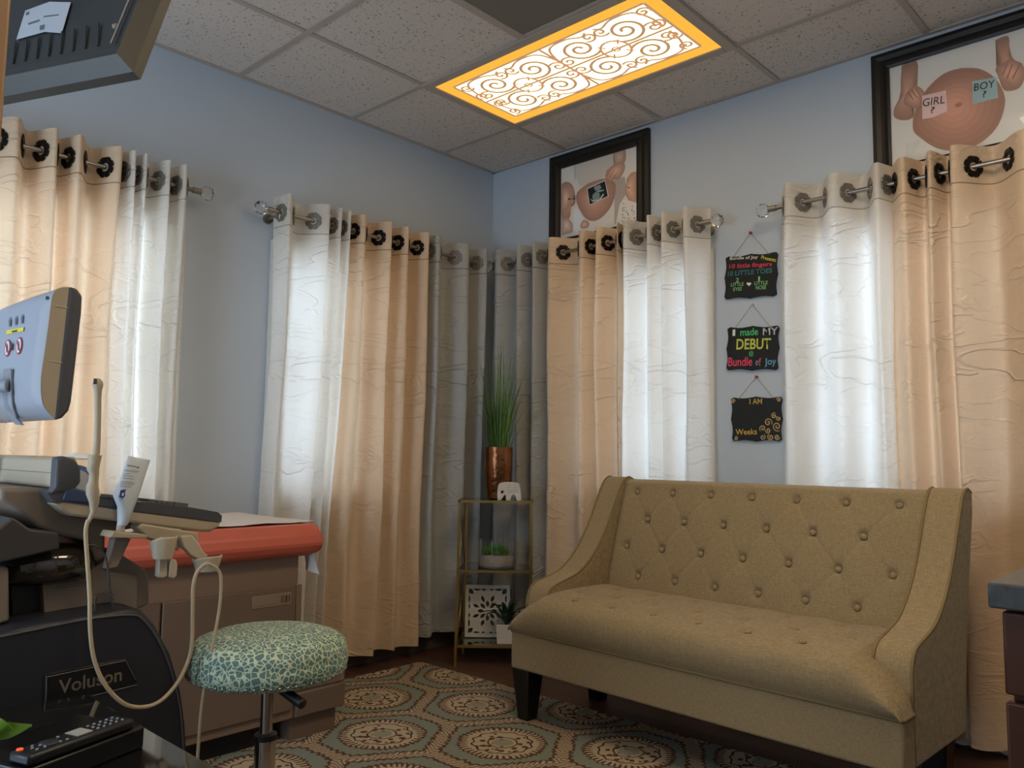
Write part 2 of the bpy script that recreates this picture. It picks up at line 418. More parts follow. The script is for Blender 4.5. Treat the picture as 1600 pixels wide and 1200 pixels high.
def curtain(wall, folds, mcol, gm, label, zbot, flare=(0, 0), group=None, first_side='back', seed=0, ztop=ZT, skip_first=False):
    """folds: list of (s, depth) turning points along the wall; s = -y on the left wall, x on the back wall"""
    s = [f[0] for f in folds]; d = [f[1] for f in folds]
    S, D = [], []; mids = []
    nseg = 10
    for i in range(len(s)-1):
        for j in range(nseg):
            u = j/nseg
            S.append(s[i]+(s[i+1]-s[i])*u); D.append(d[i]+(d[i+1]-d[i])*(.5-.5*math.cos(PI*u)))
        mids.append(i)
    S.append(s[-1]); D.append(d[-1])
    zs = [ztop, ztop-.05, ZR, ztop-.11, ztop-.136, ztop-.142, ztop-.148]
    z = ztop-.175
    while z > zbot: zs.append(z); z -= .028
    zs.append(zbot)
    sm = sum(s)/len(s); s0, s1 = min(s), max(s)
    rows = []
    for z in zs:
        t = (ztop-z)/(ztop-zbot); row = []
        for a, b in zip(S, D):
            q = (a-s0)/(s1-s0)
            # one side of the wall order grows with s
            aa = a + t**1.3*(flare[0]*(1-q)+flare[1]*q)
            nn = noise.noise(Vector((a*9+seed, z*.9, 3.1)))*.022*min(1, t*3); n2 = noise.noise(Vector((a*14+seed, z*1.1, 9.1)))*.018*min(1, t*3)
            cr = noise.noise(Vector((a*7+seed*2, z*13, 1.7)))*.004*min(1, t*2)
            aa += nn; bb = DROD+(b-DROD)*(1-.25*t)+n2+cr
            bb = max(bb, .045)
            if abs(z-(ztop-.142)) < .0001:
                ii = len(row); k0, k1 = max(ii-1, 0), min(ii+1, len(S)-1); tx, ty = S[k1]-S[k0], D[k1]-D[k0]; tl = math.hypot(tx, ty) or 1
                sgn = 1 if tx > 0 or (tx == 0 and ty > 0) else -1
                aa += ty/tl*.002*sgn; bb -= tx/tl*.002*sgn
            zz = z
            if z == zbot: zz += noise.noise(Vector((a*12+seed, 0, 0)))*.02
            row.append((aa, bb, zz))
        rows.append(row)
    def W(a, b, z): return Vector((b, -a, z)) if wall == 'left' else Vector((a, -b, z))
    org = W(sm, DROD, zbot)
    root = thing('curtain', label, 'curtain', org, 0, group)
    mb = MB(); mb.grid([[W(*p) for p in r] for r in rows]); mb.build('fabric', mcol, root, smooth=True)
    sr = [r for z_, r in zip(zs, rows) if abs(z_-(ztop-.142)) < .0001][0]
    mb = MB(); mb.tube([W(*p) for p in sr], .0019, 5); mb.build('hem_seam_shade', SEAM_SHADE[mcol.name], root)
    for i in mids:
        if abs(d[i+1]-d[i]) < .03: continue
        a = (s[i]+s[i+1])/2; tv = W(s[i+1], d[i+1], 0)-W(s[i], d[i], 0)
        slope = (d[i+1]-d[i])*PI/2/(s[i+1]-s[i]) if abs(s[i+1]-s[i]) > 1e-6 else 9
        sg = 1 if s[i+1] > s[i] else -1
        tv = W(sg, sg*slope, 0)-W(0, 0, 0)
        mb = MB(); grommet_mesh(mb, W(a, DROD, ZR), tv); mb.build('grommet', gm, root, smooth=True, angle=.6)
    return root
FR, BK = DROD+AMP, DROD-AMP
def folds_from(wall, pxs, py, start=None, end=None, order=1):
    """turning points: fronts seen at the pixels, backs half way between"""
    out = []; ss = []
    for k_, px in enumerate(pxs):
        y = py(px); v = on(px, y, 'x' if wall == 'left' else 'y', FR if wall == 'left' else -FR)
        ss.append(-v.y if wall == 'left' else v.x)
    res = []
    if start is not None: res.append((start, BK))
    for i, a in enumerate(ss):
        res.append((a, FR))
        if i < len(ss)-1: res.append(((a+ss[i+1])/2, BK))
    if end is not None: res.append((end, BK))
    return res
def left_y(px): return 330 + (px-452)*.26
def back_y(px): return 340 - (px-1100)*.24
# left wall, second window (nearer the corner); s = -y decreases to the right
curtain('left', folds_from('left', [452, 515, 534, 548], left_y, start=1.47, end=1.085), CW, PEWT, 'white satin grommet curtain behind the red exam table, left of a tan one', .06, flare=(.09, .03), seed=1)
curtain('left', folds_from('left', [570, 612, 638, 670], left_y, start=1.10, end=.59), CT, BRNZ, 'tan satin grommet curtain between white and grey on the left wall, reaching near the floor', .07, flare=(.0, .06), seed=2)
curtain('left', folds_from('left', [686, 732, 762], left_y, start=.60, end=.24), CG, PEWT, 'grey grommet curtain on the left wall, next to the room corner', .10, flare=(.03, 0), seed=3)
# left wall, first window (behind the ultrasound monitor)
curtain('left', folds_from('left', [-60, 26, 87, 124, 189], left_y, start=2.75, end=2.13), CT, BRNZ, 'tan satin grommet curtain behind the ultrasound monitor', .2, seed=4)
curtain('left', folds_from('left', [211, 228, 265, 290], left_y, start=2.17, end=1.87), CW, PEWT, 'white grommet curtain at the far left window, behind the gel tube', .2, flare=(0, -.03), seed=5)
# back wall, left window
curtain('back', folds_from('back', [775, 808, 832], back_y, start=.085, end=.50), CG, PEWT, 'grey grommet curtain on the sofa wall, next to the room corner behind the tall grass', .06, seed=6)
curtain('back', folds_from('back', [858, 908, 932, 965], back_y, start=.49, end=.985), CT, BRNZ, 'tan satin grommet curtain behind the left arm of the sofa', .05, seed=7)
curtain('back', folds_from('back', [976, 1012, 1034, 1069], back_y, start=.97, end=1.46), CW, PEWT, 'white grommet curtain behind the sofa, left of the hanging signs', .05, seed=8)
# back wall, right window
curtain('back', folds_from('back', [1229, 1300, 1370], back_y, start=1.80, end=2.27), CW, PEWT, 'white grommet curtain right of the hanging signs', .05, seed=9)
curtain('back', folds_from('back', [1410, 1452, 1487, 1600, 1680], back_y, start=2.235, end=2.95), CT, BRNZ, 'tan satin grommet curtain at the right edge, behind the right arm of the sofa', .04, seed=10)
# the white lining hem that shows under the last one
mb = MB(); s0, s1 = 2.40, 2.66; rows = []
for z in (.30, .2, .1, .02):
    rows.append([(s0+(s1-s0)*i/24, -(.038+.008*math.sin(i*.9)), z-.008*math.sin(i*.5)) for i in range(25)])
mb.grid(rows); o = mb.build('curtain_lining', CW, smooth=True, origin=(2.53, -.07, .02)); tag(o, 'white lining hem showing at the floor below the tan curtain at right', 'curtain lining')
def rod(wall, s0, s1, ends, label):
    def W(a, b, z): return Vector((b, -a, z)) if wall == 'left' else Vector((a, -b, z))
    root = thing('curtain_rod', label, 'curtain rod', W(s0, DROD, ZR))
    mb = MB(); mb.tube([W(s0, DROD, ZR), W(s1, DROD, ZR)], .009, 14); mb.build('pole', NICK, root, smooth=True, angle=.7)
    for e in ends:
        sg = -1 if abs(e-s0) < 1e-6 else 1
        mb = MB(); mb.tube([W(e, DROD, ZR), W(e+sg*.012, DROD, ZR), W(e+sg*.0121, DROD, ZR), W(e+sg*.02, DROD, ZR), W(e+sg*.0201, DROD, ZR), W(e+sg*.035, DROD, ZR)], .013, 14)
        mb.build('finial_collar', NICK, root, smooth=True, angle=.7)
        mb = MB(); mb.sphere(W(e+sg*.062, DROD, ZR), .031, 10, 7); mb.build('crystal_finial', GLASS, root)
        ib = e-sg*.03
        mb = MB(); mb.tube([W(ib, DROD, ZR-.012), W(ib, .01, ZR-.012)], .006, 8); mb.tube([W(ib, .013, ZR-.012), W(ib, .0, ZR-.012)], .022, 16)
        mb.tube([W(ib, DROD, ZR-.03), W(ib, DROD, ZR-.01)], .006, 8)
        mb.build('bracket', NICK, root, smooth=True, angle=.7)
rod('left', .20, 1.50, [.20, 1.50], 'nickel curtain rod with crystal finials on the left wall near the corner')
rod('left', 1.87, 3.0, [1.87], 'nickel curtain rod with crystal finial at the far left window')
rod('back', .20, 1.46, [.20, 1.46], 'nickel curtain rod below the smaller framed photo')
rod('back', 1.80, 2.95, [1.80], 'nickel curtain rod below the large photo at top right')

# ------------------------------------------------------------------ framed photographs
def picture(label, x0, x1, z0, z1, bw, shapes, bg):
    root = thing('picture_frame', label, 'framed photo', ((x0+x1)/2, -.001, z0))
    mb = MB()
    prof = [(0, .001), (0, .024), (.25, .030), (.5, .026), (.72, .030), (.86, .022), (1, .018), (1, .001)]
    def corner(k_, f): # k corner index, f 0 outer..1 inner
        q = bw*f; return [(x0+q, z0+q), (x1-q, z0+q), (x1-q, z1-q), (x0+q, z1-q)][k_]
    for k_ in range(4):
        l1 = [Vector((corner(k_, f)[0], -y, corner(k_, f)[1])) for f, y in prof]
        l2 = [Vector((corner((k_+1) % 4, f)[0], -y, corner((k_+1) % 4, f)[1])) for f, y in prof]
        mb.loops([l1, l2], caps=False)
    mb.build('moulding', BLK, root)
    mats = [mat('photo_bg_'+bg, bg, .5)]; idx = {}
    mb = MB(); mb.box(x0+bw*.9, x1-bw*.9, -.010, -.004, z0+bw*.9, z1-bw*.9)
    lay = 0
    for col, pts in shapes:
        if col not in idx: idx[col] = len(mats); mats.append(mat('photo_'+col, col, .5))
        mb.mi = idx[col]; lay += 1
        v = [on(px, py, 'y', -.010) for px, py in pts]
        v = [Vector((min(max(p.x, x0+bw*.95), x1-bw*.95), -.0101-.00002*lay, min(max(p.z, z0+bw*.95), z1-bw*.95))) for p in v]
        # drop duplicate neighbours made by the clamp
        u = []
        for p in v:
            if not u or (p-u[-1]).length > 1e-4: u.append(p)
        if len(u) > 2: mb.poly(u)
    bmesh.ops.triangulate(mb.bm, faces=mb.bm.faces)
    mb.build('print', mats, root)
    mb = MB(); mb.poly([(x0+bw*.9, -.015, z0+bw*.9), (x1-bw*.9, -.015, z0+bw*.9), (x1-bw*.9, -.015, z1-bw*.9), (x0+bw*.9, -.015, z1-bw*.9)])
    g_ = mb.build('glass', PGLASS, root)
    if g_.data.polygons[0].normal.y > 0: g_.data.flip_normals()
    return root
def picture_glass():
    m = bpy.data.materials.new('picture_glass'); m.use_nodes = True; N, L = node_group(m)
    for n in list(N): N.remove(n)
    o = N.new('ShaderNodeOutputMaterial'); t = N.new('ShaderNodeBsdfTransparent'); g = N.new('ShaderNodeBsdfGlossy'); g.inputs['Roughness'].default_value = .02
    f = N.new('ShaderNodeFresnel'); f.inputs[0].default_value = 1.3; mx = N.new('ShaderNodeMixShader')
    L.new(f.outputs[0], mx.inputs[0]); L.new(t.outputs[0], mx.inputs[1]); L.new(g.outputs[0], mx.inputs[2]); L.new(mx.outputs[0], o.inputs[0])
    return m
PGLASS = picture_glass()
def c3(x, y): return (840+x/5, 180+y/5)         # reading of the enlarged photo detail
def ell(cx, cy, rx, ry, rot=0, n=20):
    c, s = math.cos(rot), math.sin(rot)
    return [(cx+rx*math.cos(a)*c-ry*math.sin(a)*s, cy+rx*math.cos(a)*s+ry*math.sin(a)*c) for a in [2*PI*i/n for i in range(n)]]
def sm2(P_, k=4):
    v = catmull([Vector((p[0], p[1], 0)) for p in P_]+[Vector((P_[0][0], P_[0][1], 0))], k)[:-1]; return [(q.x, q.y) for q in v]
S1 = [
 ('#c9c2b8', [c3(*p) for p in [(285, 380), (300, 480), (330, 560), (560, 470), (600, 400), (590, 290)]]),
 ('#b9b2a8', [c3(*p) for p in [(285, 380), (292, 378), (300, 480), (288, 520)]]),
 ('#a9a8a4', [c3(*p) for p in [(598, 290), (610, 288), (620, 400), (602, 420)]]),
 ('#c8a490', sm2([c3(*p) for p in [(590, 280), (680, 262), (680, 370), (600, 400)]])),
 ('#b3a79e', [c3(*p) for p in [(600, 500), (680, 480), (700, 600), (640, 700), (610, 850), (600, 850)]]),
 ('#cf9d84', sm2([c3(*p) for p in [(400, 530), (520, 495), (600, 520), (608, 610), (570, 720), (500, 800), (430, 828), (370, 800), (320, 720), (300, 650), (320, 590)]])),
 ('#d8a98f', sm2([c3(*p) for p in [(540, 430), (600, 385), (655, 365), (682, 390), (675, 440), (640, 495), (605, 500), (570, 520), (530, 500)]])),
 ('#b07a62', [c3(*p) for p in [(560, 480), (600, 430), (603, 434), (566, 486)]]),
 ('#b07a62', [c3(*p) for p in [(540, 470), (570, 420), (573, 424), (546, 476)]]),
 ('#b07a62', [c3(*p) for p in [(585, 490), (620, 450), (623, 454), (590, 496)]]),
 ('#ded8ce', [c3(*p) for p in [(385, 572), (528, 507), (556, 634), (405, 706)]]),
 ('#18262c', [c3(*p) for p in [(391, 577), (526, 514), (549, 632), (408, 698)]]),
 ('#8fa0a4', [c3(*p) for p in [(440, 560), (488, 543), (500, 570), (480, 585), (450, 590)]]),
 ('#7f9498', sm2([c3(*p) for p in [(430, 625), (455, 600), (485, 610), (480, 650), (450, 665), (430, 655)]])),
 ('#b6c4c6', [c3(*p) for p in [(410, 650), (430, 665), (480, 655), (515, 610), (520, 622), (490, 665), (430, 678)]]),
 ('#a8bbbe', [c3(*p) for p in [(455, 596), (475, 588), (520, 582), (515, 592), (480, 600)]]),
 ('#cf9f86', sm2([c3(*p) for p in [(188, 540), (220, 520), (262, 535), (285, 580), (292, 620), (300, 640), (290, 655), (296, 680), (280, 710), (262, 720), (255, 790), (230, 820), (188, 815)]])),
 ('#dcb094', sm2([c3(*p) for p in [(188, 570), (230, 560), (262, 600), (262, 670), (230, 740), (188, 740)]])),
 ('#4a3228', ell(*c3(248, 655), 1.8, 1.6)),
 ('#b06a58', [c3(*p) for p in [(268, 690), (290, 684), (288, 694), (270, 700)]]),
 ('#d7b6a4', [c3(*p) for p in [(188, 810), (240, 800), (275, 850), (275, 915), (188, 940)]]),
 ('#d4dade', sm2([c3(*p) for p in [(280, 740), (310, 730), (350, 790), (370, 830), (340, 890), (290, 900)]])),
 ('#d3a48c', sm2([c3(*p) for p in [(355, 820), (385, 825), (405, 850), (390, 880), (345, 885), (335, 860)]])),
 ('#d9a88e', sm2([c3(*p) for p in [(775, 440), (735, 450), (705, 490), (695, 530), (685, 590), (690, 625), (705, 650), (720, 675), (775, 690)]])),
 ('#4a3228', [c3(*p) for p in [(705, 560), (722, 566), (720, 574), (708, 570)]]),
 ('#8a5a48', [c3(*p) for p in [(694, 505), (706, 498), (706, 504), (696, 512)]]),
 ('#dcd6cc', [c3(*p) for p in [(775, 685), (710, 665), (670, 655), (645, 720), (640, 850), (775, 830)]]),
]
random.seed(11)
for i in range(34):
    x, y = random.uniform(655, 765), random.uniform(690, 830)
    S1.append(('#8f8a84', ell(*c3(x, y), random.uniform(.8, 2.2), .8, random.uniform(0, 3), 6)))
def c6(x, y): return (1340+x/4, y/4)
def nest(S):
    out = []
    for c, p in S:
        r, g, b = [int(c[i:i+2], 16) for i in (1, 3, 5)]
        w_ = max(q[0] for q in p)-min(q[0] for q in p)
        if r > 185 and r-b > 40 and w_ > 9:
            cx_ = sum(q[0] for q in p)/len(p)-w_*.06; cy_ = sum(q[1] for q in p)/len(p)-w_*.05
            for k_ in range(7):
                t = k_/6; f = .84+.24*t; sc_ = 1-.78*t
                out.append(('#%02x%02x%02x' % tuple(min(255, int(v*f)) for v in (r, g, b)), [(cx_+(x-cx_)*sc_, cy_+(y-cy_)*sc_) if k_ else (x, y) for x, y in p]))
        else: out.append((c, p))
    return out
def soft(S):
    S = nest(S)
    out = []
    for c, p in S:
        v = [int(c[i:i+2], 16) for i in (1, 3, 5)]; m = sum(v)/3
        out.append(('#%02x%02x%02x' % tuple(min(255, int((a+(m-a)*.22)*1.12)) for a in v), p))
    return out
picture('smaller dark framed photo of two babies by a pregnant belly with a scan picture', .456, 1.102, 2.125, 2.668, .074, soft(S1), '#eeeae2')
S2 = [
 ('#cfcac4', [c6(*p) for p in [(370, 395), (380, 560), (430, 600), (900, 560), (870, 400), (860, 255)]]),
 ('#c08e74', sm2([c6(*p) for p in [(275, 410), (372, 385), (372, 540), (400, 560), (385, 640), (350, 680), (345, 735), (290, 752), (232, 735), (228, 680), (265, 600), (270, 500)]])),
 ('#c08e74', sm2([c6(*p) for p in [(862, 250), (940, 225), (950, 300), (975, 370), (1030, 400), (1045, 480), (1010, 550), (940, 570), (905, 550), (880, 480), (862, 440), (870, 400)]])),
 ('#c48b72', sm2([c6(*p) for p in [(650, 425), (760, 430), (850, 480), (905, 560), (922, 650), (880, 780), (800, 870), (700, 925), (580, 942), (480, 920), (390, 860), (350, 820), (345, 760), (360, 690), (430, 560), (540, 460)]])),
 ('#a8735c', ell(*c6(632, 655), 6, 3.4, -.4)),
 ('#cc967d', sm2([c6(*p) for p in [(300, 590), (350, 535), (395, 550), (425, 590), (420, 610), (395, 600), (400, 650), (360, 680), (290, 650)]])),
 ('#9a6650', [c6(*p) for p in [(318, 575), (350, 620), (345, 624), (312, 580)]]),
 ('#9a6650', [c6(*p) for p in [(340, 560), (375, 610), (370, 614), (335, 566)]]),
 ('#9a6650', [c6(*p) for p in [(365, 548), (398, 605), (393, 608), (360, 552)]]),
 ('#cc967d', sm2([c6(*p) for p in [(880, 420), (940, 375), (1000, 385), (1045, 430), (1040, 500), (990, 545), (930, 520), (880, 490)]])),
 ('#9a6650', [c6(*p) for p in [(930, 490), (965, 400), (970, 403), (937, 495)]]),
 ('#9a6650', [c6(*p) for p in [(965, 490), (1010, 405), (1015, 409), (972, 496)]]),
 ('#9a6650', [c6(*p) for p in [(900, 470), (935, 395), (940, 399), (906, 475)]]),
 ('#dcb9b4', [c6(*p) for p in [(403, 600), (553, 565), (560, 695), (470, 735), (405, 745)]]),
 ('#93b3b6', [c6(*p) for p in [(715, 510), (868, 482), (880, 612), (720, 652)]]),
 ('#c6c2be', [c6(*p) for p in [(300, 900), (400, 870), (330, 1010), (300, 1010)]]),
]
pic2 = picture('large dark framed photo of a pregnant belly with paper notes at top right', 2.177, 2.865, 2.125, 2.668, .067, soft(S2), '#e4e0da')
def line_px(txt, cfun, x, y, x2, y2, h, plane_y, mb, bold=.0, lift=.0006, shear=0):
    """text line from pixel (x,y) baseline start to (x2,y2) baseline end, height h px"""
    a = on(*cfun(x, y), 'y', plane_y); b = on(*cfun(x2, y2), 'y', plane_y); t = on(*cfun(x, y-h), 'y', plane_y)
    ux = (b-a); wd = ux.length; ux.normalize(); uz = Vector((0, -1, 0)).cross(ux)*-1
    uz = Vector((-ux.z, 0, ux.x))
    ht = abs((t-a).z)
    add_me(mb, flat_text(txt, a, ux, uz, wd, ht, lift, bold, shear))
INK = mat('ink', '#3a3836', .6)
mb = MB()
line_px('GIRL', c6, 405, 668, 545, 645, 48, -.0128, mb); line_px('?', c6, 455, 708, 480, 704, 38, -.0128, mb)
line_px('BOY', c6, 728, 570, 855, 545, 46, -.0128, mb); line_px('?', c6, 780, 610, 803, 606, 40, -.0128, mb)
mb.build('note_lettering', INK, pic2)

# ------------------------------------------------------------------ hanging chalk signs
CHALK = mat('chalkboard_black', '#14140f', .55)
CORD = mat('jute_cord', '#8f7f6c', .9)
def plaque(label, TL, TR, BR, BL, pin, pincol, lines, extra=None, group=None):
    q = [on(*p, 'y', -.012) for p in (TL, TR, BR, BL)]
    N_ = 24; pts = []
    def edge(a, b, amp, n=18):
        d = b-a; L = d.length; u = d.normalized(); nn = Vector((-u.z, 0, u.x))
        for i in range(n):
            t = i/n
            # bracket profile: notched corners, cusp in the middle
            wv = amp*(.7*math.cos(2*PI*t*2)-.3) - (amp*1.8 if (t < .04) else 0)
            if .46 < t < .54: wv += amp*.6
            pts.append(a+d*t+nn*wv)
    c = sum(q, Vector())/4
    root = thing('chalkboard_sign', label, 'hanging sign', (c.x, -.006, min(q[2].z, q[3].z)), 0, group)
    edge(q[0], q[1], .004); edge(q[1], q[2], .004); edge(q[2], q[3], .004); edge(q[3], q[0], .004)
    mb = MB(); pp = [Vector((p.x, -.006, p.z)) for p in pts]; mb.prism(pp, (0, -.006, 0))
    bd = mb.build('board', CHALK, root)
    P_ = on(*pin, 'y', -.012)
    mb = MB(); mb.tube([(q[0].x+.035, -.013, q[0].z-.008), (P_.x, -.009, P_.z), (q[1].x-.035, -.013, q[1].z-.008)], .0012, 6)
    mb.build('hanging_cord', CORD, root)
    mb = MB(); mb.lathe([(.002, 0), (.006, .002), (.004, .006), (.0065, .012), (.006, .014)], (P_.x, 0, P_.z), 12, Matrix.Rotation(PI/2, 3, 'X'))
    o = mb.build('push_pin', mat('pin_'+pincol, pincol, .3), origin=(P_.x, -.007, P_.z), smooth=True)
    cols = {}
    for (txt, col, x, y, x2, y2, h, cf, *bold) in lines:
        cols.setdefault(col, []).append((txt, x, y, x2, y2, h, cf, bold))
    for col, ls in cols.items():
        mb = MB()
        for (txt, x, y, x2, y2, h, cf, bold) in ls: line_px(txt, cf, x, y, x2, y2, h, -.0122, mb, bold[0] if bold else .0, .0004)
        mb.build('lettering', mat('chalk_'+col, col, .8), bd)
    return root, bd, o
def c4(x, y): return (1100+x/6.664, 340+y/6.667)
r1, b1, p1 = plaque('topmost black chalk sign counting little fingers, toes, eyes and nose', c4(228, 410), c4(765, 358), c4(752, 815), c4(212, 850), c4(480, 158), '#b03028', [
 ('Bundle of Joy', '#e8e4d8', 268, 452, 560, 436, 42, c4, .012), ('Presents', '#d8d84a', 592, 430, 745, 462, 38, c4, .012),
 ('10 little fingers', '#e0405c', 262, 545, 705, 518, 58, c4, .012), ('10 LITTLE TOES', '#3c7c80', 248, 612, 708, 575, 50, c4, .018),
 ('2', '#8ed08a', 332, 672, 362, 670, 42, c4, .012), ('LITTLE', '#8ed08a', 280, 718, 412, 710, 36, c4, .008), ('EYES', '#8ed08a', 305, 765, 392, 760, 36, c4, .008),
 ('1', '#8ed08a', 565, 660, 582, 658, 46, c4, .012), ('LITTLE', '#8ed08a', 525, 702, 662, 695, 36, c4, .008), ('NOSE', '#8ed08a', 538, 750, 645, 745, 40, c4, .008)], group=None)
mb = MB()
hc = c4(468, 692); mb.poly([on(*p, 'y', -.0126) for p in [(hc[0]+s*.0+.21*16*math.sin(t)**3*1.05, hc[1]-.21*(13*math.cos(t)-5*math.cos(2*t)-2*math.cos(3*t)-math.cos(4*t))) for s, t in [(0, 2*PI*i/30) for i in range(30)]]])
bmesh.ops.triangulate(mb.bm, faces=mb.bm.faces); mb.build('heart', mat('chalk_#e8e4d8', '#e8e4d8', .8), b1)
tag(p1, 'red push pin above the topmost chalk sign', 'push pin')
def c5(x, y): return (1100+x/4.8, 460+y/4.8)
r2, b2, p2 = plaque('middle black chalk sign about a debut in pink, blue and green chalk', c5(178, 248), c5(562, 235), c5(552, 565), c5(168, 568), c5(358, 75), '#c8c0b8', [
 ('I', '#e8e8e0', 214, 312, 234, 311, 48, c5, .008), ('made', '#4cc878', 272, 312, 405, 305, 55, c5, .012), ('MY', '#c4c4c4', 442, 308, 555, 300, 55, c5, .012),
 ('DEBUT', '#c4cc58', 242, 415, 500, 410, 80, c5, .02), ('@', '#54c070', 335, 466, 370, 466, 42, c5, .01),
 ('Bundle', '#e44c68', 182, 540, 362, 535, 66, c5, .012), ('o', '#6cb4d0', 386, 532, 406, 532, 36, c5, .012), ('f', '#e44c68', 410, 538, 432, 536, 60, c5, .012), ('Joy', '#6cb4d0', 455, 545, 542, 540, 66, c5, .012)])
tag(p2, 'white push pin above the middle chalk sign', 'push pin')
r3, b3, p3 = plaque('lowest black chalk sign with gold scrollwork, counting weeks', c5(202, 775), c5(585, 768), c5(580, 1100), c5(212, 1098), c5(390, 618), '#c03428', [
 ('I AM', '#c8a44c', 342, 824, 436, 822, 42, c5, .015), ('Weeks', '#c8a44c', 238, 1055, 398, 1050, 44, c5, .015)])
tag(p3, 'red push pin above the lowest chalk sign', 'push pin')
mb = MB()
def scroll_px(x, y, r, a0, turns, d, wd=.0022):
    c = on(*c5(x, y), 'y', -.0125); P2 = spiral((c.x, c.z), r*.00046*1.12, turns, a0, d)
    L_ = len(P2); rows = []
    for i, p in enumerate(P2):
        a = P2[max(i-1, 0)]; b = P2[min(i+1, L_-1)]; dx, dy = b[0]-a[0], b[1]-a[1]; l = math.hypot(dx, dy) or 1
        w2 = wd*(.6+.4*math.sin(PI*i/L_)); rows.append([(p[0]-dy/l*w2, -.0125, p[1]+dx/l*w2), (p[0]+dy/l*w2, -.0125, p[1]-dx/l*w2)])
    mb.grid(rows)
for q in [(218, 802, 22, 0, 1.5, 1), (240, 1080, 20, 2, 1.4, -1), (560, 790, 22, 3, 1.5, -1), (480, 960, 38, -.5, 1.5, 1), (440, 1005, 30, 4, 1.4, -1), (525, 910, 26, 1, 1.5, 1), (548, 990, 42, -1, 1.6, -1),
          (480, 1020, 26, 3, 1.5, 1), (440, 1070, 26, 1, 1.4, -1), (500, 1070, 30, 2, 1.6, 1), (548, 1070, 26, 0, 1.5, -1), (560, 930, 22, 2, 1.3, 1)]: scroll_px(*q)
mb.build('gold_scrollwork', mat('gold_chalk', '#c8a868', .6), b3)
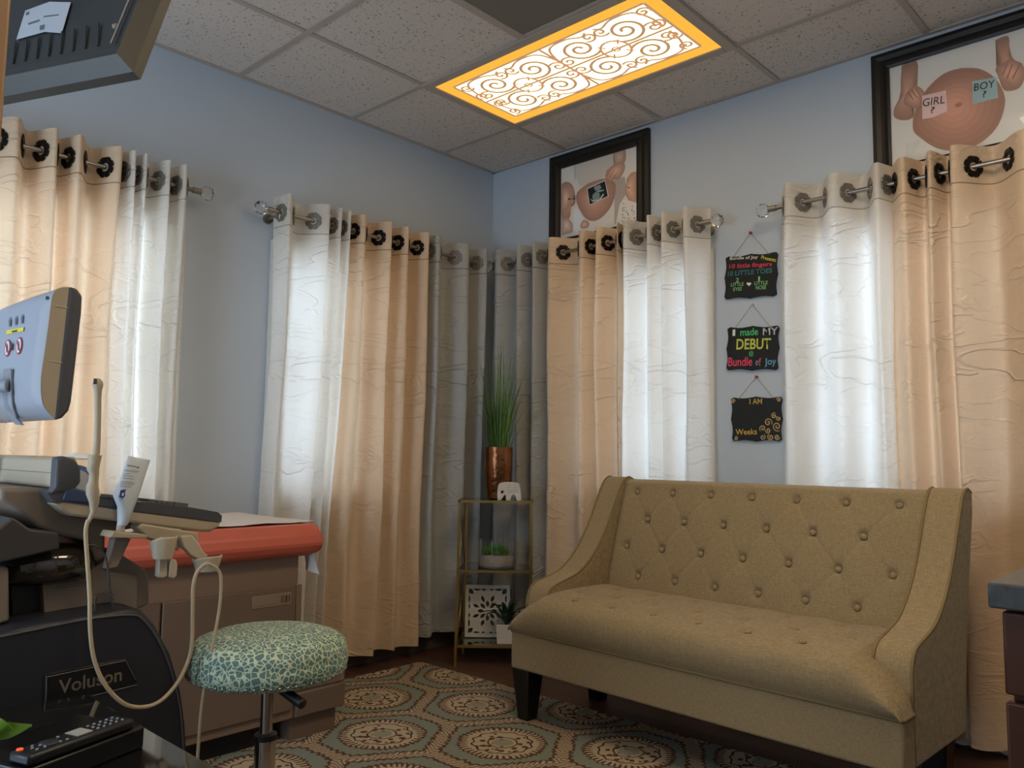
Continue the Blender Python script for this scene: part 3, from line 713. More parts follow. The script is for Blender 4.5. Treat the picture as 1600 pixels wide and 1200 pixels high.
# ------------------------------------------------------------------ rug
def rug_material():
    m = bpy.data.materials.new('medallion_rug'); m.use_nodes = True; N, L = node_group(m); b = N['Principled BSDF']
    b.inputs['Roughness'].default_value = 1; b.inputs['Specular IOR Level'].default_value = .1
    tc = N.new('ShaderNodeTexCoord')
    def ma(op, *a):
        n = N.new('ShaderNodeMath'); n.operation = op
        for i, q in enumerate(a):
            if isinstance(q, (int, float)): n.inputs[i].default_value = q
            else: L.new(q, n.inputs[i])
        return n.outputs[0]
    sp = N.new('ShaderNodeSeparateXYZ'); L.new(tc.outputs['Object'], sp.inputs[0])
    wn = N.new('ShaderNodeTexNoise'); wn.inputs['Scale'].default_value = 14; L.new(tc.outputs['Object'], wn.inputs[0])
    wob = ma('MULTIPLY', ma('SUBTRACT', wn.outputs[0], .5), .02)
    X = ma('ADD', ma('SUBTRACT', sp.outputs[0], .871), wob); Y = ma('ADD', ma('SUBTRACT', sp.outputs[1], -.936), wob)
    PX, PY = .742, .488
    def cell(ox, oy):
        fx = ma('MULTIPLY', ma('SUBTRACT', ma('FRACT', ma('ADD', ma('DIVIDE', ma('SUBTRACT', X, ox), PX), 100.5)), .5), PX)
        fy = ma('MULTIPLY', ma('SUBTRACT', ma('FRACT', ma('ADD', ma('DIVIDE', ma('SUBTRACT', Y, oy), PY), 100.5)), .5), PY)
        return fx, fy
    ax, ay = cell(0, 0); bx, by = cell(PX/2, PY/2)
    def hexd(x, y):  # hexagon-ish distance with rounded corners, pointed along x
        x = ma('ABSOLUTE', x); y = ma('ABSOLUTE', y)
        h = ma('SMOOTH_MAX', y, ma('ADD', ma('MULTIPLY', x, .918), ma('MULTIPLY', y, .604)), .05); return h
    ha, hb = hexd(ax, ay), hexd(bx, by)
    sel = ma('LESS_THAN', ha, hb)
    h = ma('MINIMUM', ha, hb)
    def pick(p, q): return ma('ADD', ma('MULTIPLY', p, sel), ma('MULTIPLY', q, ma('SUBTRACT', 1, sel)))
    lx, ly = pick(ax, bx), pick(ay, by)
    r = ma('SQRT', ma('ADD', ma('MULTIPLY', ma('MULTIPLY', lx, lx), .93), ma('MULTIPLY', ly, ly)))
    ang = ma('ARCTAN2', ly, lx)
    jn = N.new('ShaderNodeTexNoise'); jn.inputs['Scale'].default_value = 70; L.new(tc.outputs['Object'], jn.inputs[0])
    jag = ma('ADD', ma('MULTIPLY', ma('SINE', ma('MULTIPLY', ang, 46)), .0045), ma('MULTIPLY', ma('SUBTRACT', jn.outputs[0], .5), .022))
    hj = ma('ADD', h, jag); rj = ma('ADD', r, jag)
    BE, BR, SA, DK = srgb('#b9a68c'), srgb('#5e4234'), srgb('#84897c'), srgb('#46332a')
    def mixc(fac, c1, c2):
        n = N.new('ShaderNodeMix'); n.data_type = 'RGBA'
        if isinstance(fac, (int, float)): n.inputs[0].default_value = fac
        else: L.new(fac, n.inputs[0])
        for i, c in ((6, c1), (7, c2)):
            if isinstance(c, tuple): n.inputs[i].default_value = c
            else: L.new(c, n.inputs[i])
        return n.outputs[2]
    # leaf ladder between medallions
    herr = ma('GREATER_THAN', ma('SINE', ma('ADD', ma('MULTIPLY', ang, 70), ma('MULTIPLY', h, 260))), .1)
    col = mixc(ma('MULTIPLY', herr, .75), BE, BR)
    col = mixc(ma('LESS_THAN', hj, .219), col, BR)
    col = mixc(ma('LESS_THAN', hj, .207), col, SA)
    col = mixc(ma('LESS_THAN', rj, .157), col, BR)
    feather = ma('GREATER_THAN', ma('SINE', ma('MULTIPLY', ang, 44)), -.1)
    col = mixc(ma('MULTIPLY', ma('LESS_THAN', rj, .147), 1), col, mixc(feather, BR, BE))
    col = mixc(ma('LESS_THAN', rj, .124), col, BE)
    ring = ma('LESS_THAN', ma('ABSOLUTE', ma('SUBTRACT', ma('ADD', r, ma('MULTIPLY', ma('SINE', ma('MULTIPLY', ang, 12)), .004)), .104)), .0032)
    col = mixc(ring, col, DK)
    # small florets around the middle
    vor = N.new('ShaderNodeTexVoronoi'); vor.inputs['Scale'].default_value = 34; cx = N.new('ShaderNodeCombineXYZ'); L.new(lx, cx.inputs[0]); L.new(ly, cx.inputs[1]); L.new(cx.outputs[0], vor.inputs[0])
    dots = ma('MULTIPLY', ma('LESS_THAN', vor.outputs['Distance'], .36), ma('LESS_THAN', r, .098))
    col = mixc(dots, col, BR)
    ring2 = ma('LESS_THAN', ma('ABSOLUTE', ma('SUBTRACT', r, .05)), .003); col = mixc(ring2, col, DK)
    col = mixc(ma('MULTIPLY', ma('LESS_THAN', r, .034), .7), col, SA)
    L.new(col, b.inputs['Base Color'])
    n2 = N.new('ShaderNodeTexNoise'); n2.inputs['Scale'].default_value = 350; L.new(tc.outputs['Object'], n2.inputs[0])
    bp = N.new('ShaderNodeBump'); bp.inputs['Strength'].default_value = .7; bp.inputs['Distance'].default_value = .004; L.new(n2.outputs[0], bp.inputs['Height']); L.new(bp.outputs[0], b.inputs['Normal'])
    return m
mb = MB(); mb.box(.19, 2.34, -3.7, -.655, .0, .009)
tag(mb.build('area_rug', rug_material(), bevel=.003), 'beige and sage area rug with round medallions on the dark floor', 'rug')

# ------------------------------------------------------------------ sofa
def sofa_fabric():
    m = bpy.data.materials.new('olive_linen'); m.use_nodes = True; N, L = node_group(m); b = N['Principled BSDF']
    tc = N.new('ShaderNodeTexCoord'); b.inputs['Roughness'].default_value = .9; b.inputs['Specular IOR Level'].default_value = .2; b.inputs['Sheen Weight'].default_value = .15
    ns = []
    for s in ((60, 60, 700), (700, 60, 60), (8, 8, 8)):
        a = N.new('ShaderNodeMapping'); a.inputs['Scale'].default_value = s; n = N.new('ShaderNodeTexNoise'); n.inputs['Scale'].default_value = 1; n.inputs['Detail'].default_value = 2
        L.new(tc.outputs['Object'], a.inputs[0]); L.new(a.outputs[0], n.inputs[0]); ns.append(n.outputs[0])
    ad = N.new('ShaderNodeMath'); ad.operation = 'ADD'; L.new(ns[0], ad.inputs[0]); L.new(ns[1], ad.inputs[1])
    r = N.new('ShaderNodeValToRGB'); r.color_ramp.elements[0].position = .7; r.color_ramp.elements[1].position = 1.3
    r.color_ramp.elements[0].color = srgb('#877455'); r.color_ramp.elements[1].color = srgb('#a28e6b')
    dv = N.new('ShaderNodeMath'); dv.operation = 'MULTIPLY'; dv.inputs[1].default_value = .5; L.new(ad.outputs[0], dv.inputs[0])
    r.color_ramp.elements[0].position = .38; r.color_ramp.elements[1].position = .62
    L.new(dv.outputs[0], r.inputs[0]); L.new(r.outputs[0], b.inputs['Base Color'])
    bp = N.new('ShaderNodeBump'); bp.inputs['Strength'].default_value = .35; bp.inputs['Distance'].default_value = .001; L.new(ad.outputs[0], bp.inputs['Height']); L.new(bp.outputs[0], b.inputs['Normal'])
    return m
LIN = sofa_fabric(); PIPE = mat('piping_linen', '#85724f', .9)
DKW = mat('espresso_wood', '#120d0a', .35)
sofa = thing('tufted_settee', 'olive tan tufted linen settee with sloping arms on dark tapered legs', 'sofa', (1.08, -.965, 0), -math.radians(2.6))
SW = 1.462; AW = .112
prof = [(.085, .2), (.085, .445), (.098, .485), (.13, .512), (.20, .528), (.28, .552), (.35, .598), (.415, .665), (.47, .745), (.52, .835), (.56, .90), (.59, .928), (.62, .934), (.655, .92), (.655, .86), (.60, .66), (.545, .42), (.51, .2)]
arm_edge = prof[:14]
def dense(Q, k=4):
    v = catmull([Vector((0, a, b)) for a, b in Q], k); return [(p.y, p.z) for p in v]
ap = [prof[0]]+dense(prof[1:13], 4)+prof[13:]
for x0 in (0, SW-AW):
    mb = MB(); mb.prism([(x0, d, z) for d, z in ap], (AW, 0, 0))
    mb.build('arm', LIN, sofa, local=True, bevel=.008, seg=3)
    for xe in (x0+.004, x0+AW-.004):
        mb = MB(); mb.tube([(xe, d-.002, z) for d, z in ap[:-4]], .0048, 6); mb.build('piping', PIPE, sofa, local=True, smooth=True)
# base rail with lower frame
mb = MB(); mb.prism([(0, 0, .2), (SW, 0, .2), (SW, .085, .2), (SW-.015, .50, .2), (.015, .50, .2), (0, .085, .2)], (0, 0, .145)); mb.build('base_rail', LIN, sofa, local=True, bevel=.008)
mb = MB(); mb.tube([(0, .08, .343), (0, .004, .343), (.004, -.002, .343), (SW-.004, -.002, .343), (SW, .004, .343), (SW, .08, .343)], .006, 6); mb.build('piping', PIPE, sofa, local=True, smooth=True)
def tuft(u, v, btn, cre, sig, A, B_, wcre):
    d = 0
    for (x, y) in btn:
        r2 = (u-x)**2+(v-y)**2
        if r2 < .02: d -= A*math.exp(-r2/(2*sig*sig)) + A*.55*math.exp(-math.sqrt(r2)/(sig*2.2))
    for (x1, y1, x2, y2, st) in cre:
        dx, dy = x2-x1, y2-y1; l2 = dx*dx+dy*dy; t = ((u-x1)*dx+(v-y1)*dy)/l2
        if -.02 < t < 1.02:
            t = min(max(t, 0), 1); q = math.hypot(u-x1-t*dx, v-y1-t*dy)
            if q < .03: d -= B_*st*math.exp(-(q/wcre)) * (.45+.55*abs(2*t-1))
    return d
# seat
SB = [(.262+.179*i, .075) for i in range(6)]+[(.18+.179*i, .20) for i in range(7)]+[(.262+.179*i, .33) for i in range(6)]
SC = []
for i in range(6): SC += [(.262+.179*i, .075, .262+.179*i, -.06, .5)]
for (x, y) in SB[:6]+SB[13:]:
    for (x2, y2) in SB[6:13]:
        if abs(abs(x-x2)-.089) < .02: SC.append((x, y, x2, y2, .45))
sp_ = dense([(-.002, .345), (-.020, .372), (-.028, .41), (-.020, .448), (.008, .476), (.07, .490), (.18, .497), (.30, .500), (.40, .495), (.47, .478)], 10)
mb = MB(); rows = []
NX = 220
for i in range(NX+1):
    x = SW*i/NX
    e = min(x, SW-x)
    hh = 1 if e >= AW+.03 else (max(e, 0)/(AW+.03))**.55
    row = []
    acc = -.06
    for (d, z) in sp_:
        zz = .345+(z-.345)*hh
        t = 0
        if z > .40: t = tuft(x, d-.0 if z > .465 else -.02-(.465-z), SB, SC, .013, .010, .0045, .006)
        bulge = .004*math.sin(x*35+d*20)*(.5+.5*math.sin(x*7))*(z > .44)
        dd = d+(.006 if d < 0 and e < .02 else 0)
        row.append((x, dd, zz+t*hh+bulge*hh*.5))
    rows.append(row)
mb.grid(rows); mb.build('seat_cushion', LIN, sofa, local=True, smooth=True)
# back
BX = [.18+.1805*i for i in range(7)]; BX2 = [.262+.179*i for i in range(6)]
UH = .4713
BB = [(x, .875*UH) for x in BX]+[(x, .628*UH) for x in BX2]+[(x, .375*UH) for x in BX]+[(x, .122*UH) for x in BX2]
BC = []
for i in range(7):
    BC.append((BX[i], .875*UH, BX[i], .98*UH, .8))
    for x2 in BX2:
        if abs(abs(BX[i]-x2)-.09) < .03:
            BC += [(BX[i], .875*UH, x2, .628*UH, .7), (BX[i], .375*UH, x2, .628*UH, 1.0), (BX[i], .375*UH, x2, .122*UH, .7)]
for x in BX2: BC.append((x, .122*UH, x, -.02, .8))
P0 = Vector((0, .455, .478)); upv = Vector((0, .14, .45)).normalized(); nv = Vector((0, -upv.z, upv.y))
rows = []; NX, NZ = 300, 120
for i in range(NX+1):
    x = AW-.006+(SW-2*AW+.012)*i/NX; row = []
    for j in range(NZ+1):
        v = -.03+(UH+.01)*j/NZ
        t = tuft(x, v, BB, BC, .0105, .0145, .006, .0065)
        puff = .018*math.sin(PI*min(1, max(0, (v+.03)/(UH+.04))))**.5 if v > -.03 else 0
        e = min(x-AW, SW-AW-x); puff *= min(1, max(.0, e/.02+.3))
        row.append(Vector((x, 0, 0))+P0+upv*v+nv*(puff+t))
    for k_ in range(1, 9):   # roll over the top to the rear
        a = PI*.5*k_/8; top = P0+upv*(UH-.02)
        row.append(Vector((x, top.y+.028*math.sin(a*1)*1.0+.0, top.z+.028*math.sin(a)*.35+.006)) + Vector((0, .04*(1-math.cos(a)), .0)))
    row.append(Vector((x, .655, .90))); row.append(Vector((x, .60, .66))); row.append(Vector((x, .51, .2)))
    rows.append(row)
mb = MB(); mb.grid(rows); mb.build('tufted_back', LIN, sofa, local=True, smooth=True)
for (x, v) in BB:
    c = Vector((x, 0, 0))+P0+upv*v+nv*(.018*math.sin(PI*(v+.03)/(UH+.04))**.5-.012)
    M = Matrix((Vector((1, 0, 0)), upv, nv)).transposed()
    mb = MB(); mb.lathe([(.0115, -.003), (.0115, .001), (.009, .005), (.004, .007), (.0005, .0072)], c, 14, M); mb.build('button', LIN, sofa, local=True, smooth=True)
for (x, d) in SB:
    mb = MB(); mb.lathe([(.010, -.004), (.010, .0), (.007, .003), (.0005, .004)], (x, d, .483 if d < .1 else .489), 12); mb.build('button', LIN, sofa, local=True, smooth=True)
for (x, d) in ((.05, .045), (SW-.10, .045), (.06, .46), (SW-.07, .46)):
    a, b_ = .044, .027
    dz = .009 if d < .3 else 0
    mb = MB(); cxx = x; mb.loops([[(cxx-b_, d-b_, dz), (cxx+b_, d-b_, dz), (cxx+b_, d+b_, dz), (cxx-b_, d+b_, dz)], [(cxx-a, d-a, .2), (cxx+a, d-a, .2), (cxx+a, d+a, .2), (cxx-a, d+a, .2)]]); mb.build('leg', DKW, sofa, local=True, bevel=.003)

# ------------------------------------------------------------------ corner shelf and the things on it
SM = math.atan2(CR.y, CR.x)
sh = thing('etagere_shelf', 'narrow brass etagere with three glass shelves in the room corner beside the sofa', 'shelf', (.359+.0, -.581, 0), SM)
# local x along the front (right), local y away from the viewer
SWD, SD = .366, .262; HZ = [.104, .462, .80]
SMOKE = mat('shelf_glass', '#dfe6e4', .03, trans=1, ior=1.45)
inx = .022
def P4(k_, z=0):  # post foot positions, rear ones slightly inset
    return [(0, 0, z), (SWD, 0, z), (SWD-.0, SD, z), (inx, SD, z)][k_]
for k_ in range(4):
    x, y, _ = P4(k_)
    lean = .008 if k_ in (0, 3) else -.004
    mb = MB(); mb.loops([[(x-.006, y-.006, 0), (x+.006, y-.006, 0), (x+.006, y+.006, 0), (x-.006, y+.006, 0)], [(x-.006+lean, y-.006, HZ[2]), (x+.006+lean, y-.006, HZ[2]), (x+.006+lean, y+.006, HZ[2]), (x-.006+lean, y+.006, HZ[2])]]); mb.build('post', BRASS, sh, local=True)
for z in HZ:
    mb = MB(); a, b, c, d = [P4(i) for i in range(4)]; t = .006
    mb.box(a[0], b[0], -t, t, z-.012, z); mb.box(d[0], c[0], SD-t, SD+t, z-.012, z)
    mb.loops([[(-t+.004, 0, z-.012), (t+.004, 0, z-.012), (t+.004, 0, z), (-t+.004, 0, z)], [(inx-t, SD, z-.012), (inx+t, SD, z-.012), (inx+t, SD, z), (inx-t, SD, z)]])
    mb.box(SWD-t, SWD+t, 0, SD, z-.012, z); mb.build('shelf_rail', BRASS, sh, local=True)
    mb = MB(); mb.prism([(.006, .006, z-.006), (SWD-.006, .006, z-.006), (SWD-.006, SD-.006, z-.006), (inx+.002, SD-.006, z-.006)], (0, 0, .006)); mb.build('glass_shelf', SMOKE, sh, local=True)
for s_ in (0, 1):
    for z0, z1 in ((HZ[0], HZ[1]), (HZ[1], HZ[2])):
        mb = MB(); xa, xb = ((.006, inx+.002) if s_ == 0 else (SWD, SWD))
        mb.tube([(xa, 0, z0), (xb, SD, z1-.012)], .003, 6); mb.tube([(xb, SD, z0), (xa, 0, z1-.012)], .003, 6); mb.build('cross_brace', BRASS, sh, local=True, smooth=True)
SHM = Matrix.Translation((.359, -.581, 0)) @ Matrix.Rotation(SM, 4, 'Z')
def sp(x, y, z): return SHM @ Vector((x, y, z))
# copper vase with grass
vp = sp(.195, .14, .801)
vase = thing('grass_vase', 'hammered copper vase of tall green grass on the top shelf', 'potted plant', vp)
COP = mat('hammered_copper', '#8a5a3c', .22, 1, bump=(38, 38, 38, .6, .006), var=(12, 12, 12, .35))
mb = MB(); mb.lathe([(.045, 0), (.055, .004), (.066, .06), (.071, .14), (.072, .22), (.071, .262), (.066, .262), (.064, .2), (.05, .02), (.01, .02)], vp, 32, caps=False); mb.build('vase', COP, vase, smooth=True, angle=.8)
def blade(mb, base, top, wd, bend, n=8, flat=None):
    base = Vector(base); top = Vector(top); rows = []
    d = (top-base); hd = Vector((d.x, d.y, 0))
    side = Vector((-hd.y, hd.x, 0)).normalized() if hd.length > 1e-4 else Vector((1, 0, 0))
    if flat is not None: side = flat
    for i in range(n+1):
        t = i/n; p = base+Vector((d.x*t**(1+bend), d.y*t**(1+bend), d.z*t)); w_ = wd*(1-t**1.6)*(.6+.4*min(1, t*4))
        rows.append([p-side*w_, p+side*w_])
    mb.grid(rows)
GR = mat('grass_green', '#5f8438', .55, var=(30, 30, 6, .35))
GR2 = mat('grass_dark', '#38592c', .6, var=(30, 30, 6, .3))
mb = MB(); random.seed(3)
for i in range(230):
    a = random.uniform(0, 2*PI); r0 = random.uniform(0, .055); rr = random.uniform(.01, .17)*(1 if random.random() < .85 else 1.25); hgt = random.uniform(.22, .52)*(1.0 if rr < .1 else .85)
    if random.random() < .25: hgt = .68-.9*rr
    mb.mi = 0 if random.random() < .62 else 1
    hh_ = .19 + hgt
    blade(mb, vp+Vector((r0*math.cos(a), r0*math.sin(a), .19)), vp+Vector((rr*math.cos(a), rr*math.sin(a), hh_)), random.uniform(.0018, .0036), random.uniform(.2, .9), 7, Vector((math.cos(a+1.3+random.uniform(-1, 1)), math.sin(a+1.3), 0)))
mb.build('grass_blades', [GR, GR2], vase, smooth=True)
# white elephant
CER = mat('white_ceramic', '#cfcabf', .5)
def curve_fill(name, outer, holes, thick, M, mt, parent=None, bevel=.0):
    cu = bpy.data.curves.new('c', 'CURVE'); cu.dimensions = '2D'; cu.fill_mode = 'BOTH'; cu.extrude = thick/2; cu.bevel_depth = bevel; cu.bevel_resolution = 1
    for pts in [outer]+holes:
        s = cu.splines.new('POLY'); s.points.add(len(pts)-1)
        for i, p in enumerate(pts): s.points[i].co = (p[0], p[1], 0, 1)
        s.use_cyclic_u = True
    o = bpy.data.objects.new('c', cu); C.objects.link(o); dg = bpy.context.evaluated_depsgraph_get(); dg.update()
    me = bpy.data.meshes.new_from_object(o.evaluated_get(dg)); bpy.data.objects.remove(o); bpy.data.curves.remove(cu)
    mb = MB(); mb.bm.from_mesh(me); bpy.data.meshes.remove(me); mb.bm.transform(M); mb.mi = 0
    for f in mb.bm.faces: f.material_index = 0
    return mb
ep = sp(.250, .06, .801)
outer = sm2([(-.055, .0), (-.056, .04), (-.050, .075), (-.02, .086), (.02, .085), (.048, .078), (.056, .05), (.058, .0), (.040, .0), (.034, .018), (.022, .028), (.010, .018), (.005, .0), (-.012, .0), (-.014, .022), (-.022, .026), (-.034, .010), (-.040, .002)], 3)
holes = []
for j in range(4):
    for i in range(5):
        cx_, cy_ = -.006+i*.0125+(j % 2)*.004, .038+j*.0115
        if cx_ < .050: holes.append(ell(cx_, cy_, .0044, .0044, 0, 6))
holes.append(ell(-.034, .038, .008, .011, -.4, 10))
RotX = Matrix.Rotation(PI/2, 4, 'X')
mb = curve_fill('e', outer, holes, .028, Matrix.Translation(ep) @ Matrix.Rotation(SM, 4, 'Z') @ RotX, CER, bevel=.002)
tag(mb.build('elephant_figurine', CER, origin=ep), 'small white pierced elephant figurine in front of the copper vase', 'figurine')
# glass bowl terrarium
bp_ = sp(.19, .13, .463)
ter = thing('succulent_bowl', 'clear glass bowl of green succulents in white gravel on the middle shelf', 'potted plant', bp_)
mb = MB(); mb.lathe([(.088, 0), (.090, .004), (.090, .135), (.087, .135), (.087, .006), (.01, .006)], bp_, 40); mb.build('glass_bowl', GLASS, ter, smooth=True, angle=.6)
GRAV = mat('white_gravel', '#d0c8bc', .9, bump=(120, 120, 120, 1, .01), var=(90, 90, 90, .18))
mb = MB(); rows = []
mb.lathe([(.083, .0075), (.0855, .012), (.0855, .052), (.08, .056), (.05, .062), (.02, .06), (.001, .062)], bp_, 36); o = mb.build('gravel', GRAV, ter, smooth=True)
SUC = mat('succulent_green', '#4f8a34', .45, var=(40, 40, 40, .35))
random.seed(7)
for (dx, dy, s_) in ((-.045, -.01, 1), (.0, -.035, 1.15), (.042, -.015, 1.0), (.01, .03, 1.1), (-.03, .04, .9)):
    c0 = bp_+Matrix.Rotation(SM, 3, 'Z') @ Vector((dx, dy, .058))
    mb = MB()
    for ring_, (n_, rr, zz, ln_) in enumerate(((9, .004, .028, .030), (8, .004, .042, .022), (6, .002, .052, .014))):
        for i in range(n_):
            a = 2*PI*i/n_+ring_*.4; b0 = c0+Vector((rr*math.cos(a), rr*math.sin(a), 0)); tp_ = c0+Vector((ln_*s_*math.cos(a), ln_*s_*math.sin(a), zz*s_))
            md = (b0+tp_)/2+Vector((0, 0, -.003)); mb.tube([b0, md, b0+(tp_-b0)*.85, tp_], .004, 6, r2=.0012)
            m2 = b0+(tp_-b0)*.55; mb.sphere(m2, .0065*s_, 8, 5, (1, 1, .9))
    mb.build('succulent', SUC, ter, smooth=True)
# fretwork panel on lowest shelf
WH = mat('whitewashed_wood', '#cbc8c0', .7)
fp = sp(.03+.118, .18, .105)
fw_ = .225; fh = .255
out_ = [(-fw_/2, 0), (fw_/2, 0), (fw_/2, fh), (-fw_/2, fh)]
hol = []
cy_ = fh/2
def petal(cx, cy, r1, r2, a, wdt, n=8):
    P_ = []
    for i in range(n+1):
        t = i/n; P_.append((r1+(r2-r1)*t, wdt*math.sin(PI*t)))
    for i in range(n-1, 0, -1):
        t = i/n; P_.append((r1+(r2-r1)*t, -wdt*math.sin(PI*t)))
    c, s = math.cos(a), math.sin(a); return [(cx+p[0]*c-p[1]*s, cy+p[0]*s+p[1]*c) for p in P_]
for i in range(8): hol.append(petal(0, cy_, .016, .052, i*PI/4, .010))
for i in range(8): hol.append(petal(0, cy_, .045, .082, i*PI/4+PI/8, .0085))
for sx in (-1, 1):
    for sy in (-1, 1):
        hol.append(petal(sx*.088, cy_+sy*.098, -.022, .016, math.atan2(sy, sx), .012)); hol.append(petal(sx*.055, cy_+sy*.105, -.02, .02, 0, .0055)); hol.append(petal(sx*.093, cy_+sy*.060, -.02, .02, PI/2, .0055))
        hol.append(petal(sx*.092, cy_+sy*.022, -.012, .012, PI/2, .005)); hol.append(petal(sx*.02, cy_+sy*.105, -.010, .010, 0, .005))
fr = thing('fretwork_panel', 'white carved fretwork panel leaning on the bottom shelf', 'decorative panel', fp)
Mf = Matrix.Translation(fp) @ Matrix.Rotation(SM, 4, 'Z') @ Matrix.Rotation(math.radians(-5), 4, 'X') @ RotX
mb = curve_fill('f', out_, hol, .008, Mf @ Matrix.Translation((0, 0, .014)), WH, bevel=.0006); mb.build('carved_front', WH, fr)
mb = MB(); t = .016
for q in ((-fw_/2, fw_/2, 0, t), (-fw_/2, fw_/2, fh-t, fh), (-fw_/2, -fw_/2+t, t, fh-t), (fw_/2-t, fw_/2, t, fh-t)): mb.box(q[0], q[1], q[2], q[3], .018, .026)
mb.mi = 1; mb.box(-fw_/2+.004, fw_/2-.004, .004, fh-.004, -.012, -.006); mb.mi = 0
for q in ((-fw_/2, fw_/2, 0, .008), (-fw_/2, fw_/2, fh-.008, fh), (-fw_/2, -fw_/2+.008, 0, fh), (fw_/2-.008, fw_/2, 0, fh)): mb.box(q[0], q[1], q[2], q[3], -.006, .012)
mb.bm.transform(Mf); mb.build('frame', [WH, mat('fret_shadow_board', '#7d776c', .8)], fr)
# agave pot
pp_ = sp(.245, .06, .105)
ag = thing('agave_pot', 'dark green agave plant in square white pot on the bottom shelf', 'potted plant', pp_)
Mp = Matrix.Translation(pp_) @ Matrix.Rotation(SM, 4, 'Z')
mb = MB(); h_ = .095
mb.loops([[(-.044, -.044, 0), (.044, -.044, 0), (.044, .044, 0), (-.044, .044, 0)], [(-.050, -.050, h_), (.050, -.050, h_), (.050, .050, h_), (-.050, .050, h_)], [(-.046, -.046, h_), (.046, -.046, h_), (.046, .046, h_), (-.046, .046, h_)], [(-.044, -.044, h_-.012), (.044, -.044, h_-.012), (.044, .044, h_-.012), (-.044, .044, h_-.012)]])
mb.bm.transform(Mp); mb.build('pot', CER, ag, bevel=.003)
AGV = mat('agave_green', '#243c2c', .45, var=(20, 20, 20, .3))
mb = MB(); random.seed(5)
for i in range(17):
    a = 2*PI*i/17*2.4; el = .25+.95*(i/17); ln_ = .125-.02*(i/17)
    b0 = pp_+Vector((0, 0, h_-.012)); rows = []
    side = Vector((-math.sin(a), math.cos(a), 0))
    for j in range(10):
        t = j/9; r_ = ln_*math.cos(el)*t*(1+.15*t); z_ = ln_*math.sin(el)*t*1.2+.03*math.sin(PI*t*.8)-.035*t*t*math.cos(el)
        w_ = .013*math.sin(PI*(t*.82+.16))**.8*(1 if t < .95 else .2)
        p = b0+Vector((r_*math.cos(a), r_*math.sin(a), z_)); rows.append([p-side*w_+Vector((0, 0, .004)), p, p+side*w_+Vector((0, 0, .004))])
    mb.grid(rows)
mb.build('foliage', AGV, ag, smooth=True)

# ------------------------------------------------------------------ exam table (long side faces the room, head out of view to the left)
RED = mat('coral_vinyl', '#c4604c', .42, bump=(40, 40, 40, .08, .002))
TAU = mat('taupe_laminate', '#7d6756', .55); TAU2 = mat('taupe_laminate_dark', '#6c594b', .55)
PAP = mat('exam_paper', '#ded6cf', .8, bump=(14, 60, 14, .3, .003))
et = thing('exam_table', 'taupe exam table with coral red vinyl top against the left wall', 'exam table', (.42, -2.5, 0))
YE = -1.70; YH = -3.45
mb = MB(); mb.box(.2, .72, YH, YE, .09, .66); mb.build('cabinet_body', TAU, et, bevel=.004)
mb = MB(); mb.box(.24, .66, YH+.05, YE-.06, .0095, .09); mb.build('plinth', mat('toe_kick', '#1c1613', .7), et)
mb = MB(); mb.box(.715, .734, -2.188, YE-.016, .125, .552); mb.build('drawer_front', TAU2, et, bevel=.003)
mb = MB(); mb.box(.715, .734, YH+.02, -2.196, .125, .552); mb.build('drawer_front', TAU2, et, bevel=.003)
mb = MB(); mb.box(.715, .730, YE-.012, YE+.012, .25, .556); mb.build('corner_post', TAU, et, bevel=.003)
lp = [on(392, 937, 'x', .7345), on(452, 928, 'x', .7345), on(452, 945, 'x', .7345), on(392, 956, 'x', .7345)]
mb = MB(); yc0, yc1 = -1.884, -1.735; mb.box(.733, .7365, yc0, yc1, .492, .534)
LBL = mat('label_plate', '#86735f', .4); hnd = mb.build('label_plate', LBL, et, bevel=.002)
mb = MB()
for i, (a, b) in enumerate(((.0, .004), (.008, .011), (.016, .024), (.029, .033))): mb.box(.7366, .737, -1.775+a, -1.775+b, .50, .525)
mb.box(.7366, .7369, yc0+.008, -1.785, .500, .501)
mb.build('label_marks', mat('label_ink', '#3c3229', .6), hnd)
# foot step
mb = MB(); mb.box(.32, .72, YE, -1.484, .178, .25); mb.build('step_tread', TAU, et, bevel=.006)
mb = MB(); mb.box(.34, .735, YE, -1.492, .095, .178); mb.build('step_riser', TAU2, et, bevel=.004)
mb = MB(); mb.box(.36, .70, YE, -1.51, .0095, .095); mb.build('step_base', TAU2, et)
# mattress with chamfered long edges and rounded end
cs = [(.165, .675), (.185, .655), (.73, .655), (.775, .672), (.792, .70), (.782, .735), (.735, .768), (.19, .772), (.165, .75)]
def sect(y, k_):
    cx_, cz_ = .44, .712; return [Vector((cx_+(x-cx_)*k_, y, cz_+(z-cz_)*(k_ if k_ > .95 else k_*.9))) for x, z in cs]
mb = MB(); mb.loops([sect(YH, 1), sect(-1.72, 1), sect(-1.665, 1.0), sect(-1.635, .955), sect(-1.625, .88)])
mt_ = mb.build('mattress', RED, et, smooth=True, angle=.5)
mt_.modifiers.new('b', 'BEVEL').width = .006
# paper sheet along the middle and hanging at the foot
mb = MB(); rows = []
for y in np.linspace(YH, -1.64, 40): rows.append([(x, y, .7735+(.002*math.sin(y*30+x*9))+.001) for x in np.linspace(.175, .715, 16)])
mb.grid(rows); tag(mb.build('table_paper', PAP, smooth=True, origin=(.41, -2.5, .772)), 'white paper sheet laid over the red exam table', 'exam table paper')
q0, q1, q2, q3 = [on(a, b, 'y', -1.66) for a, b in ((474, 862), (490, 861), (503, 897), (474, 890))]
mb = MB(); rows = []
for i in range(6):
    t = i/5; l = q0.lerp(q3, t); r = q1.lerp(q2, t); rows.append([l.lerp(r, s_)+Vector((0, .01*math.sin(3*s_+t*2), 0)) for s_ in (0, .25, .5, .75, 1)])
mb.grid(rows); mb.build('hanging_paper', PAP, et, smooth=True)
